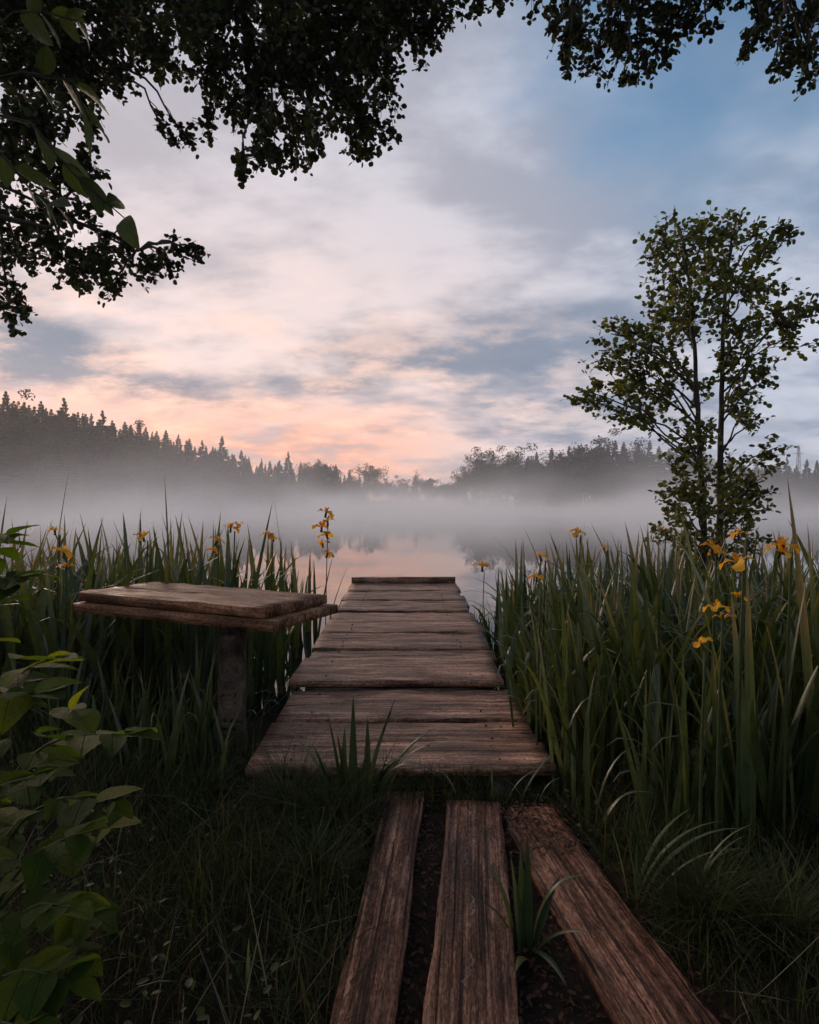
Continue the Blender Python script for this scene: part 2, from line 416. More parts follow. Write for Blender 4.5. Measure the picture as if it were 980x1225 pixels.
rr = np.concatenate([[0.0], np.geomspace(.35, 30, 90), np.geomspace(32, 900, 70)])
aa = np.linspace(-math.pi, math.pi, 241)[:-1]
R_, A_ = np.meshgrid(rr[1:], aa, indexing='ij')
gx, gy = R_ * np.sin(A_), R_ * np.cos(A_)
gz = ground_z(gx, gy)
fine = R_ < 12
gz = gz + np.where(fine, rng.normal(0, .006, gz.shape), 0)
gv = np.vstack([[[0, 0, float(ground_z(0, 0))]], np.stack([gx, gy, gz], -1).reshape(-1, 3)])
na = len(aa); nr = len(rr) - 1
i = np.arange(nr - 1)[:, None] * na + np.arange(na)[None]; j = np.arange(nr - 1)[:, None] * na + (np.arange(na)[None] + 1) % na
gq = np.stack([i, i + na, j + na, j], -1).reshape(-1, 4) + 1
gt = np.stack([np.zeros(na, int), 1 + np.arange(na), 1 + (np.arange(na) + 1) % na], -1)
structure('ground', mesh_np('ground', gv, [gq, gt], M_soil))

m, n, out = mat('still_lake_water')
t = n.new('ShaderNodeTexCoord')
rip = n.noise(n.mapping(t.outputs['Object'], (.55, 2.4, 1)), 1.1, 5, .55, .3)
calm = n.smooth(n.noise(n.mapping(t.outputs['Object'], (.02, .06, 1)), 1.0, 3, .5), .40, .62)
b = principled(n, base_color=(.010, .014, .014), roughness=.02, ior=1.333)
bp = n.new('ShaderNodeBump'); bp.inputs['Distance'].default_value = .012; n.link(n.m('MULTIPLY_ADD', calm, .10, .035), bp.inputs['Strength']); n.link(rip, bp.inputs['Height'])
n.link(bp.outputs[0], b.inputs['Normal']); n.link(b.outputs[0], out.inputs[0])
M_water = m
lx = np.array([[-330, 3.0, ZW], [330, 3.0, ZW], [330, 340, ZW], [-330, 340, ZW]])
structure('lake', mesh_np('lake', lx, [np.array([[0, 1, 2, 3]])], M_water, False))

# ------------------------------------------------------------------ planks: boards with worn edges
def plank_mesh(name, length, width, thick, material, nx=14, wear=.006, warp=.004, c=.006):
    """board lying along x, top at z = 0, centred; its long edges are worn and its corners rounded"""
    xs = np.linspace(-.5, .5, nx) * length
    prof = np.array([[-.5, -thick], [-.5, -c], [-.5, 0], [-.25, 0], [0, 0], [.25, 0], [.5, 0], [.5, -c], [.5, -thick]])
    V = np.zeros((nx, len(prof), 3))
    wl = np.cumsum(rng.normal(0, wear * .5, nx)); wr = np.cumsum(rng.normal(0, wear * .5, nx)); wl -= wl.mean(); wr -= wr.mean()
    wz = np.cumsum(rng.normal(0, warp * .4, nx)); wz -= wz.mean()
    for k, (a, b) in enumerate(prof):
        y = a * width
        if k in (2,): y += c
        if k in (6,): y -= c
        V[:, k, 0] = xs + rng.normal(0, .0015)
        V[:, k, 1] = y + (wl if a < -.3 else wr if a > .3 else 0)
        V[:, k, 2] = b + wz + (rng.normal(0, .0022, nx) if b == 0 else 0) - (c * .4 if abs(a) == .5 and b == 0 else 0)
    m = len(prof)
    i = np.arange(nx - 1)[:, None] * m + np.arange(m)[None]; j = np.arange(nx - 1)[:, None] * m + (np.arange(m)[None] + 1) % m
    q = np.stack([i, i + m, j + m, j], -1).reshape(-1, 4)
    ends = [np.array([[0, 1, 7, 8]]), np.array([[1, 2, 6, 7]]), np.array([[8, 7, 1, 0]]) + (nx - 1) * m, np.array([[7, 6, 2, 1]]) + (nx - 1) * m]
    ends = [np.array([list(range(m))]), np.array([list(range(m))[::-1]]) + (nx - 1) * m]
    me = mesh_np(name, V.reshape(-1, 3), [q] + ends, material, False)
    return me

# ------------------------------------------------------------------ the dock
dock = thing('wooden_dock', 'weathered wooden plank dock leading out onto the misty lake', 'dock', (0, 0, 0))
def dock_edges(y):
    t = (y - 2.93) / 6.7
    return -.764 - .13 * t, .634 + .07 * t
g = Geo(); g.tube(np.array([[0, 0, -.01], [0, 0, .002], [0, 0, .0035]]), [.0062, .0062, .004], 8)
NAIL = g.mesh('nail', plain_mat('rusty_iron', (.030, .014, .009), (.10, .045, .025), 60, .7))
near_rows = [(2.925, 3.245), (3.268, 3.575), (3.598, 4.150)]
far_rows = [(4.185, 4.835), (4.850, 5.17), (5.182, 5.44), (5.452, 5.86), (5.872, 6.33), (6.345, 7.03), (7.045, 7.42), (7.432, 7.86), (7.87, 8.25), (8.262, 8.74), (8.75, 9.16), (9.17, 9.60)]
for r, (y0, y1) in enumerate(near_rows + far_rows):
    l, rt = dock_edges((y0 + y1) / 2)
    l -= rng.uniform(-.015, .03); rt += rng.uniform(-.01, .05) + (.10 if r < 3 else 0)
    rt -= .05 if r < 3 else 0
    z = (-.045 if r < 3 else 0.0) + [.004, -.012, .006, .014, -.010, .006, -.008, .004, -.012, .006, -.006, .005, -.007, .004, -.004][r]
    p = link('plank', plank_mesh('plank', rt - l, y1 - y0, .045, M_dock, 18, .0035, .003), dock, ((l + rt) / 2, (y0 + y1) / 2, z), (rng.normal(0, .006), rng.normal(0, .003), rng.normal(0, .004)))
    for sx in (-1, 1):
        for sy in (-1, 1):
            link('nail', NAIL, p, (-.02 + sx * .505 + rng.normal(0, .012) - (l + rt) / 2 - .06, sy * (y1 - y0) * rng.uniform(.24, .33), .002), (0, 0, rng.uniform(0, 6)))
# supporting beams, added gap-closing beams, end beam and piles
for s in (-1, 1):
    me = plank_mesh('beam', 5.3, .09, .14, M_post, 8); link('beam', me, dock, (-.08 + s * .52, 6.94, -.068), (0, 0, math.pi / 2))
    me = plank_mesh('beam', 1.30, .09, .12, M_post, 6); link('beam', me, dock, (-.06 + s * .50, 3.50, -.118), (0, 0, math.pi / 2))
for yy, zz in ((4.215, -.030), (2.99, -.088)):  # crosswise beams added to block bright water glinting through the gaps
    link('gap_beam', plank_mesh('gap_beam', 1.30, .06, .13, M_post, 8), dock, (-.06, yy, zz - .010))
l, rt = dock_edges(9.6)
link('end_beam', plank_mesh('end_beam', rt - l + .02, .10, .10, M_dock, 10), dock, ((l + rt) / 2, 9.67, .085))
def post_mesh(name, r, z0, z1, material, sides=12):
    g = Geo(); k = 7
    path = np.stack([rng.normal(0, .004, k), rng.normal(0, .004, k), np.linspace(z0, z1, k)], -1)
    g.tube(path, np.full(k, r) * rng.uniform(.95, 1.04, k), sides, .02)
    return g.mesh(name, material)
for y in (4.5, 6.9, 9.3):
    for s in (-1, 1):
        link('pile', post_mesh('pile', .055, -1.6, -.20, M_post), dock, (-.08 + s * .53, y, 0))

# ------------------------------------------------------------------ the bench
BN = np.array([-.749, 3.03]); bu = np.array([math.cos(math.radians(155)), math.sin(math.radians(155))]); bv = np.array([math.cos(math.radians(65)), math.sin(math.radians(65))])
bench = thing('wooden_bench', 'rough wooden bench of stacked boards on a round post beside the dock', 'bench', (0, 0, 0))
def bench_at(a, b, z): p = BN + bu * a + bv * b; return (p[0], p[1], z)
ang = math.radians(155)
link('seat_board', plank_mesh('seat_board', 1.33, .255, .052, M_bench, 16, .0012, .0012, .003), bench, bench_at(.620, .130, .70), (.004, 0, ang))
link('seat_board', plank_mesh('seat_board', 1.34, .285, .050, M_bench, 16, .0012, .0012, .003), bench, bench_at(.616, .406, .699), (-.003, 0, ang))
link('lower_board', plank_mesh('lower_board', 1.40, .27, .050, M_bench, 14, .0012, .001, .003), bench, bench_at(.590, .105, .642), (0, 0, ang + .004))
link('lower_board', plank_mesh('lower_board', 1.40, .33, .050, M_bench, 14, .0012, .001, .003), bench, bench_at(.590, .409, .641), (0, 0, ang))
for a, b, pr in ((.36, .24, .076),):
    x, y, _ = bench_at(a, b, 0)
    link('post', post_mesh('post', pr, float(ground_z(x, y)) - .3, .59, M_post, 16), bench, (x, y, 0))

# ------------------------------------------------------------------ the three boards laid on the bank
def laid(label, p0, p1, width, z, material, thick=.05, tilt=0, slope=0):
    p0 = np.array(p0); p1 = np.array(p1); d = p1 - p0
    me = plank_mesh('laid_plank', float(np.hypot(*d)), width, thick, material, 24, .004, .003)
    c = (p0 + p1) / 2
    return thing('laid_plank', label, 'plank', (c[0], c[1], z), (tilt, slope, math.atan2(d[1], d[0])), 'boards laid over the bank in front of the dock', me)
laid('narrow reddish board lying leftmost of three on the dark bank before the dock', (-.15, 1.15), (-.02, 2.86), .165, -.125, M_walk, .04, .03)
laid('middle reddish board with a pale worm track, lying on the bank before the dock', (.115, 1.12), (.285, 2.75), .240, -.112, M_walk_worm, .055, -.01)
laid('wide reddish board half buried at its far end, rightmost of three before the dock', (.72, 1.15), (.515, 2.72), .245, -.122, M_walk, .055, -.02, .012)

# soil crumbs, bark and dead leaves between the boards
g = Geo()
k = 7000
x = rng.uniform(-.35, .95, k); y = rng.uniform(1.2, 2.95, k)
z = ground_z(x, y) + rng.uniform(.0, .02, k)
leaf_cloud(g, np.stack([x, y, z], -1), rng.normal(0, 1, (k, 3)) * [1, 1, .35], rng.normal(0, .5, (k, 3)) + [0, 0, 1], rng.uniform(.006, .030, k), LEAF_V * [1, .5, 1])
o = link('leaf_litter', g.mesh('leaf_litter', M_litter)); o['kind'] = 'stuff'; o['label'] = 'dark crumbs of bark and dead leaves between the laid boards'; o['category'] = 'litter'
# crumbs lying on the boards and the dock
g = Geo(); k = 760
y = np.concatenate([rng.uniform(2.3, 2.72, 260), rng.uniform(2.95, 6.5, 500)]); x = np.concatenate([rng.normal(.53, .09, 260), rng.uniform(-.7, .6, 500)])
z = np.where(y < 2.8, -.105, np.where(y < 4.16, -.040, .012)) + rng.uniform(.0, .008, k)
leaf_cloud(g, np.stack([x, y, z], -1), rng.normal(0, 1, (k, 3)) * [1, 1, .15], rng.normal(0, .25, (k, 3)) + [0, 0, 1], np.where(y < 2.8, rng.uniform(.01, .035, k), rng.uniform(.006, .016, k)), LEAF_V * [1, .5, 1])
o = link('debris', g.mesh('debris', M_litter)); o['kind'] = 'stuff'; o['label'] = 'brown crumbs and twigs scattered on the dock boards'; o['category'] = 'debris'

# ------------------------------------------------------------------ blades: grasses and iris leaves
def blades(geo, root, head, L, wd, lean, curl, seg=5, fold=.25, power=1.6, twist=0.0, base=.55):
    """many blades at once; lean and curl in radians, head = compass direction they lean to"""
    n = len(L); root = np.asarray(root, float).reshape(-1, 3)
    t = np.linspace(0, 1, seg + 1)
    phi = lean[:, None] + curl[:, None] * t[None] ** power
    ds = L[:, None] / seg
    pm = (phi[:, 1:] + phi[:, :-1]) / 2
    hz = np.concatenate([np.zeros((n, 1)), np.cumsum(np.sin(pm) * ds, 1)], 1)
    vt = np.concatenate([np.zeros((n, 1)), np.cumsum(np.cos(pm) * ds, 1)], 1)
    hd = np.stack([np.cos(head), np.sin(head), np.zeros(n)], -1)
    spine = root[:, None] + hz[..., None] * hd[:, None] + vt[..., None] * np.array([0, 0, 1.])
    tw = (np.zeros(n) if np.isscalar(twist) and twist == 0 else np.broadcast_to(twist, (n,)))
    sa = head + np.pi / 2 + tw
    side = np.stack([np.cos(sa), np.sin(sa), np.zeros(n)], -1)
    nor = np.stack([np.cos(phi)[..., None] * hd[:, None], ], 0)[0] - np.sin(phi)[..., None] * np.array([0, 0, 1.])
    pw = np.minimum(base + (1 - base) * t * 3.0, 1.0) * np.clip((1 - t) / .55, 0, 1) ** .75
    wv = wd[:, None] * pw[None] * .5
    lft = spine + side[:, None] * wv[..., None] + nor * (fold * wv)[..., None]
    rgt = spine - side[:, None] * wv[..., None] + nor * (fold * wv)[..., None]
    V = np.stack([lft, spine, rgt], 2)[:, :-1].reshape(n, seg * 3, 3)
    V = np.concatenate([V, spine[:, -1:]], 1)
    per = seg * 3 + 1
    q = []
    for s in range(seg - 1):
        a = s * 3
        q += [[a, a + 1, a + 4, a + 3], [a + 1, a + 2, a + 5, a + 4]]
    a = (seg - 1) * 3
    tr = np.array([[a, a + 1, per - 1], [a + 1, a + 2, per - 1]])
    offs = (np.arange(n) * per)[:, None, None]
    geo.add(V, (np.array(q)[None] + offs).reshape(-1, 4), (tr[None] + offs).reshape(-1, 3))

def one_blade(name, L, wd, lean, curl, material, seg=9, power=1.6, fold=.3, twist=0.0):
    g = Geo()
    blades(g, [[0, 0, 0]], np.array([0.0]), np.array([L]), np.array([wd]), np.array([lean]), np.array([curl]), seg, fold, power, np.array([twist]))
    return g.mesh(name, material)

# leaf shapes shared by all iris plants: 1 m long, bent to various degrees
IRIS = []
for k in range(26):
    kind = k % 13
    if kind < 5: a = (rng.uniform(.0, .10), rng.uniform(.0, .25), 1.6)
    elif kind < 10: a = (rng.uniform(.05, .16), rng.uniform(.25, .7), 2.0)
    elif kind < 12: a = (rng.uniform(.1, .2), rng.uniform(1.1, 1.9), 3.0)
    else: a = (rng.uniform(.12, .25), rng.uniform(2.2, 2.8), 3.6)
    IRIS.append(one_blade('iris_leaf', 1.0, rng.uniform(.030, .050), a[0], a[1], M_iris_o, 9, a[2], .3, rng.uniform(-.5, .5)))
UPRIGHT = [k for k in range(26) if k % 13 < 10]; ARCHED = [k for k in range(26) if k % 13 >= 10]; LEAN = [k for k in range(26) if k % 13 >= 6]

CLUMP = []            # whole far clumps in one mesh
for k in range(8):
    g = Geo(); q = 14
    lean = rng.uniform(0, .3, q); curl = np.where(rng.random(q) < .62, rng.uniform(0, .5, q), rng.uniform(1.0, 2.3, q))
    blades(g, np.stack([rng.normal(0, .10, q), rng.normal(0, .10, q), np.zeros(q)], -1), rng.uniform(0, 6.28, q), rng.uniform(.75, 1.05, q), rng.uniform(.028, .048, q), lean, curl, 7, .3, 2.0, rng.uniform(-.6, .6, q))
    CLUMP.append(g.mesh('iris_clump', M_iris))

def iris_plant(x, y, h, label, group, nl=11, spread=.06, only=None, z=None, over=False):
    z = float(ground_z(x, y)) - .03 if z is None else z
    o = thing('iris_plant', label, 'plant', (x, y, z), (0, 0, 0), group)
    for k in range(nl):
        pool = UPRIGHT if rng.random() < .66 else ARCHED
        me = IRIS[int(rng.choice(list(pool)))]
        s = h * rng.uniform(.60, 1.08)
        link('leaf', me, o, (rng.normal(0, spread), rng.normal(0, spread), 0), (rng.normal(0, .10), rng.normal(0, .10), rng.uniform(0, 6.28)), (s, s * rng.uniform(.7, 1.2), s))
    for k in range(5 if over else 0):
        me = IRIS[int(rng.choice(LEAN))]; q = h * rng.uniform(.6, .95)
        link('leaf', me, o, (rng.normal(0, spread), rng.normal(0, spread), 0), (rng.normal(0, .05), -rng.uniform(.05, .3), math.pi + rng.uniform(-1.1, 1.1)), (q, q, q))
    return o
def iris_far(x, y, h, label, group):
    s = h * rng.uniform(.88, 1.1)
    return thing('iris_plant', label, 'plant', (x, y, float(ground_z(x, y)) - .03), (0, 0, rng.uniform(0, 6.28)), group, CLUMP[int(rng.integers(8))], (s, s, s))

# right bed
def in_right(x, y):
    return x > dock_edges(y)[1] + (.09 if y < 4.5 else .10) and x < .70 * y + .35
pts = []
def scatter(n, x0, x1, y0, y1, ok, dmin):
    got = []
    for _ in range(n * 60):
        if len(got) >= n: break
        x = rng.uniform(x0, x1); y = rng.uniform(y0, y1)
        dm = dmin * (0.7 + .1 * y)
        if ok(x, y) and all((x - a) ** 2 + (y - b) ** 2 > dm * dm for a, b in got): got.append((x, y))
    return got
near_r = scatter(96, .75, 3.6, 2.42, 4.6, lambda x, y: in_right(x, y) and y > 2.55 - .06 * x + (.35 if x < 1.0 else 0), .135)
for x, y in near_r:
    iris_plant(x, y, (1.18 + .14 * (x > 1.6)) * (.70 if y < 2.95 and x < 1.5 else .86 if y < 3.2 else 1) * (.85 if x < 1.0 else 1) + rng.uniform(-.12, .10), ('sword-leaved iris leaning over the right edge of the dock' if x < 1.0 else 'tall iris at the very front of the bed right of the dock' if y < 2.9 else 'tall sword-leaved iris toward the right edge, in front of the alder' if x > .38 * y else 'tall iris in the middle of the near bed right of the dock'), 'irises in the near right bed', int(rng.integers(8, 12)), over=x < 1.12)
far_r = scatter(112, .85, 7.0, 4.4, 9.8, in_right, .20)
for x, y in far_r:
    iris_far(x, y, (1.45 if y < 7 else 1.38) * (.62 if x < 1.2 and y > 6 else .8 if x < 1.2 else 1), ('slender iris clump hugging the right side of the far dock' if x < 1.35 else 'slender iris clump around the foot of the alder' if x > 2.6 else 'slender iris clump at the water between dock and alder'), 'irises in the far right bed')
# left bed behind the bench
def off_bench(x, y, mg=.14):
    a = (x - BN[0]) * bu[0] + (y - BN[1]) * bu[1]; b = (x - BN[0]) * bv[0] + (y - BN[1]) * bv[1]
    return not (-.12 - mg < a < 1.30 + mg and -.05 - mg < b < .58 + mg)
def in_left(x, y):
    return off_bench(x, y) and x < dock_edges(y)[0] - (.46 if y < 5.2 else .34) and x > -.68 * y - .7
near_l = scatter(44, -3.6, -.95, 3.75, 4.9, in_left, .17)
for x, y in near_l:
    iris_plant(x, y, 1.42 + rng.uniform(-.12, .12), ('tall dark iris between the bench and the dock' if x > -1.3 else 'tall dark iris directly behind the bench seat' if x > -2.1 else 'tall dark iris behind the left end of the bench'), 'irises behind the bench', int(rng.integers(9, 13)))
far_l = scatter(55, -6.0, -1.0, 4.8, 8.0, in_left, .26)
for x, y in far_l:
    iris_far(x, y, 1.50, ('slender iris clump at the water close to the left side of the dock' if x > -2.0 else 'slender iris clump at the water far behind the bench' if x > -3.4 else 'slender iris clump at the water by the left edge'), 'irises at the water left of the dock')
# darker grass-like leaves under and before the bench
for x, y in scatter(26, -2.6, -.95, 2.75, 3.7, lambda x, y: y > 3.0 - .25 * (x + .9) and x > -.66 * y - .4, .14):
    iris_plant(x, y, .62 + rng.uniform(-.1, .12), ('short dark iris in the shade between bench post and dock' if x > -1.05 else 'short dark iris in the shade under the bench'), 'irises under the bench', 8, .07)

# ------------------------------------------------------------------ iris flowers
def petal_mesh(L, wd, curl, lean):
    n = 6; t = np.linspace(0, 1, n)
    phi = lean + curl * t; ds = L / (n - 1)
    hx = np.concatenate([[0], np.cumsum(np.sin(phi[:-1]) * ds)]); hz = np.concatenate([[0], np.cumsum(np.cos(phi[:-1]) * ds)])
    wv = wd * np.array([.18, .45, .85, 1.0, .85, .30]) * .5
    V = np.zeros((n, 3, 3))
    ruf = np.array([0, .05, .12, -.1, .15, 0]) * wd
    for s, k in ((-1, 0), (0, 1), (1, 2)):
        V[:, k] = np.stack([hx, s * wv, hz + (abs(s) * (.12 * wv + ruf * s))], -1)
    i = np.arange(n - 1)[:, None] * 3 + np.arange(2)[None]
    q = np.stack([i, i + 1, i + 4, i + 3], -1).reshape(-1, 4)
    return mesh_np('petal', V.reshape(-1, 3), [q], M_petal)
FALL = [petal_mesh(.085, .050, 1.9, .75), petal_mesh(.075, .045, 2.2, .6), petal_mesh(.09, .045, 2.4, .9)]
STAND = [petal_mesh(.045, .018, .4, .25), petal_mesh(.05, .02, .7, .15)]
def flower(parent, loc, s=1.0, wilt=False):
    f = link('flower', stem_mesh('flower', .04 * s, .009 * s), parent, (loc[0], loc[1], loc[2] - .03 * s), (rng.normal(0, .2), rng.normal(0, .2), rng.uniform(0, 6.28)))
    for k in range(3):
        a = k * 2.094 + rng.normal(0, .15)
        link('petal', FALL[int(rng.integers(3))], f, (0, 0, .03 * s), (rng.normal(0, .15), rng.normal(0, .15), a), (s, s * (.55 if wilt else 1), s))
        link('petal', STAND[int(rng.integers(2))], f, (0, 0, .03 * s), (rng.normal(0, .1), rng.normal(0, .1), a + 1.05), (s, s, s))
    return f
def stem_mesh(name, L, r):
    g = Geo(); k = 5
    p = np.stack([np.linspace(0, 1, k) ** 2 * L * .02, np.zeros(k), np.linspace(0, L, k)], -1)
    g.tube(p, np.linspace(r, r * .8, k), 6); return g.mesh(name, M_stem)
def iris_flower(px, py, d, label, heads=((0, 0, 1.0),), s=1.0, wilt=False):
    top = P(px, py, d); zb = float(ground_z(top.x, top.y)) - .02
    o = thing('iris_flower', label, 'flower', (top.x, top.y, zb), (0, 0, 0), 'yellow iris flowers')
    H = top.z - zb
    link('stem', stem_mesh('stem', H - .02, .006), o)
    for hx, hz, hs in heads:
        flower(o, (hx + H * .0, rng.normal(0, .012), H + hz), s * hs, wilt)
    return o
FL = [
    (940, 655, 2.75, 'yellow iris flower highest by the right edge of the photo', ((0, 0, 1.0), (-.03, -.02, .8)), 1.05),
    (883, 674, 2.7, 'drooping yellow iris flower between the alder trunk and the right edge', ((0, 0, 1.05),), 1.05),
    (851, 656, 3.0, 'yellow iris flower just left of the alder trunk base', ((0, 0, .9), (.03, -.03, .7)), 1.0),
    (888, 640, 3.6, 'small yellow iris flower close behind the drooping one by the alder', ((0, 0, .9),), .9),
    (859, 728, 2.6, 'yellow iris flower pair low among the leaves right of the dock', ((0, 0, .85), (.03, -.05, .8)), .95),
    (884, 716, 2.75, 'small yellow iris bloom beside the low pair among the leaves', ((0, 0, .7),), .9),
    (839, 770, 2.55, 'lowest yellow iris flower, deep among the leaves right of the dock', ((0, 0, .8),), .9),
    (690, 637, 4.6, 'yellow iris flower at the top of the bed near its middle', ((0, 0, 1.0),), 1.0),
    (648, 667, 3.9, 'upper yellow iris flower at the dock side of the right bed', ((0, 0, .9),), .9),
    (643, 692, 3.7, 'lower yellow iris flower at the dock side of the right bed', ((0, 0, .9),), .9),
    (577, 679, 7.2, 'orange-yellow iris flower beside the far right end of the dock', ((0, 0, 1.2),), 1.1),
    (792, 634, 5.0, 'faint yellow iris flower below the left side of the alder', ((0, 0, .9),), .9),
    (722, 655, 4.5, 'tiny yellow iris flower half hidden mid bed', ((0, 0, .7),), .8),
    (389, 614, 6.4, 'tall stalk of wilted golden iris blooms beside the far left of the dock', ((0, 0, 1.0), (.03, -.09, .9), (-.04, -.15, 1.0), (.035, -.23, .9), (-.02, -.32, .8), (.01, -.42, .9)), 1.15),
    (276, 632, 4.6, 'yellow iris flower above the middle of the bench', ((0, 0, 1.0), (.05, .02, .7)), 1.0),
    (257, 648, 4.4, 'yellow iris flower low above the middle of the bench', ((0, 0, .9), (-.02, -.06, .7)), 1.0),
    (322, 640, 4.7, 'yellow iris flower above the right end of the bench', ((0, 0, .9), (.03, -.03, .6)), 1.0),
    (172, 643, 4.5, 'yellow iris flower above the left end of the bench', ((0, 0, 1.0),), 1.0),
    (75, 662, 3.9, 'yellow iris flower left of the bench near the left edge', ((0, 0, 1.0), (.02, -.08, .8)), 1.05),
    (66, 636, 4.2, 'small yellow iris flower topmost left of the bench', ((0, 0, .8),), 1.0),
]
for f in FL: iris_flower(f[0], f[1], f[2] - (.35 if f[2] < 3.5 else .5 if f[2] < 5.2 else 0), f[3], f[4], f[5] * (.92 if f[2] < 5.5 else 1.3))

# tall single leaves that stand out above the beds
def lone_leaf(px0, py0, px1, py1, d, label, wd=.036, curl=.5, name='iris_leaf'):
    a = P(px0, py0, d); b = P(px1, py1, d + rng.uniform(-.1, .1))
    a.z = float(ground_z(a.x, a.y)) - .02
    v = b - a; L = v.length * 1.03
    lean = math.atan2(math.hypot(v.x, v.y), v.z) - curl * .4
    me = one_blade(name, L, wd, lean, curl, M_iris_o, 10, 1.6, .3)
    return thing(name, label, 'leaf', a, (0, 0, math.atan2(v.y, v.x)), 'tall iris leaves standing out above the beds', me)
lone_leaf(208, 760, 197, 574, 4.3, 'straight iris leaf standing tallest above the middle of the bench', .045, .05)
lone_leaf(352, 735, 327, 594, 4.8, 'iris leaf leaning left above the right end of the bench', .05, .1)
lone_leaf(50, 760, 84, 564, 3.9, 'tall iris leaf leaning right near the left edge', .04, .15)
lone_leaf(985, 880, 942, 580, 2.6, 'broad iris leaf rising highest at the right edge', .055, .1)
lone_leaf(652, 880, 580, 634, 3.4, 'long iris leaf arching left over the lake from the right bed', .036, 1.0)
lone_leaf(165, 760, 172, 610, 4.0, 'curved iris leaf above the left end of the bench', .04, .3)

# ------------------------------------------------------------------ foreground tufts with big blades
def tuft(name, label, px, py, d, specs, material=M_iris_o, wd=.022, z=None):
    b = P(px, py, d); zz = float(ground_z(b.x, b.y)) - .01
    o = thing(name, label, 'plant', (b.x, b.y, zz), (0, 0, 0))
    for (hd, L, lean, curl, pw, ox) in specs:
        link('leaf', one_blade('leaf', L, wd * rng.uniform(.85, 1.2), lean, curl, material, 10, pw, .3, rng.uniform(-.4, .4)), o, (ox, rng.normal(0, .015), 0), (0, 0, hd))
    return o
tuft('iris_shoot', 'young iris tuft growing up before the near edge of the dock', 425, 955, 2.72, [
    (1.6, .53, .03, .05, 1.5, -.01), (.2, .50, .15, .35, 1.5, .03), (2.9, .36, .08, .2, 1.5, -.03), (.1, .44, .3, .35, 1.5, .04), (3.3, .34, .2, .5, 1.5, -.05),
    (-.3, .42, .25, 1.5, 2.2, .05), (.3, .36, .2, 1.9, 2.4, .03), (3.0, .28, .1, .1, 1.5, -.02), (-.6, .55, .35, 2.0, 2.0, .05), (1.0, .33, .1, .6, 1.6, .01), (1.5, .42, .02, .1, 1.5, .05), (.15, .55, .22, .2, 1.5, .02), (2.8, .45, .15, .15, 1.5, -.04), (.3, .48, .4, .9, 1.6, .06), (3.1, .50, .3, .8, 1.6, -.07), (1.3, .38, .05, .1, 1.5, -.06), (-.2, .5, .3, 1.2, 1.8, .08), (2.6, .32, .2, .5, 1.5, -.09)], wd=.036)
tuft('grass_tuft', 'green grass tuft growing in the gap beside the middle board', 630, 1120, 1.90, [
    (1.8, .30, .05, .15, 1.5, 0), (2.8, .28, .15, .5, 1.6, -.02), (.1, .34, .12, 1.9, 2.2, .02), (-.9, .30, .5, .9, 1.5, .02), (3.4, .24, .3, .9, 1.6, -.02), (.4, .25, .3, .5, 1.6, .02), (-1.4, .33, .9, .8, 1.5, .01), (2.3, .22, .1, .2, 1.5, 0), (-1.9, .25, .8, .7, 1.5, .0), (1.5, .36, .04, .1, 1.5, .01), (2.0, .30, .1, .25, 1.5, -.015)], wd=.030)
tuft('arching_grass', 'pale arching grass blades beside the rightmost laid board', 762, 1075, 2.12, [
    (.10, .46, .30, 1.35, 1.3, 0), (.05, .52, .35, 1.45, 1.2, .01), (-.1, .44, .35, 1.35, 1.2, .02), (.25, .40, .2, 1.1, 1.4, .0), (2.4, .26, .15, .3, 1.5, -.02), (1.2, .2, .1, .2, 1.5, .0)], M_pale, .016)
tuft('arching_grass', 'thin pale grass blades curving over the dark grass at right', 826, 1105, 2.05, [
    (.1, .34, .2, 1.6, 1.6, 0), (.2, .36, .22, 1.2, 1.5, .0), (.0, .40, .15, 1.2, 1.7, .01), (-.2, .30, .2, 1.9, 1.7, .01)], M_pale, .012)
tuft('arching_grass', 'broad iris leaves bending over at the front edge of the right bed', 705, 1010, 2.5, [
    (.3, .50, .1, 1.6, 2.5, .02), (2.6, .42, .1, .3, 1.6, -.02), (.1, .36, .25, 1.9, 2.2, .03), (1.2, .55, .05, .2, 1.5, 0), (-.4, .40, .2, 1.7, 2.0, .02), (3.1, .30, .3, 1.4, 1.8, -.03)], M_iris_o, .022)
tuft('grass_shoot', 'small pale grass shoot in the dark grass left of the boards', 297, 1185, 1.72, [
    (1.6, .17, .02, .08, 1.5, 0), (3.0, .17, .3, .7, 1.5, -.01), (.1, .15, .6, .8, 1.5, .01), (.6, .12, .5, .6, 1.5, .01)], M_pale, .012)
tuft('grass_tuft', 'sparse weeds under the near edge of the dock', 590, 955, 2.80, [
    (2.9, .30, .5, .9, 1.5, -.05), (.2, .26, .4, 1.2, 1.5, .05), (1.6, .20, .1, .4, 1.5, 0), (.4, .32, .5, .7, 1.4, .12), (2.7, .22, .3, 1.0, 1.5, -.15), (.2, .2, .2, 1.6, 1.6, .2), (2.9, .16, .4, .8, 1.5, .15)], M_pale, .010)

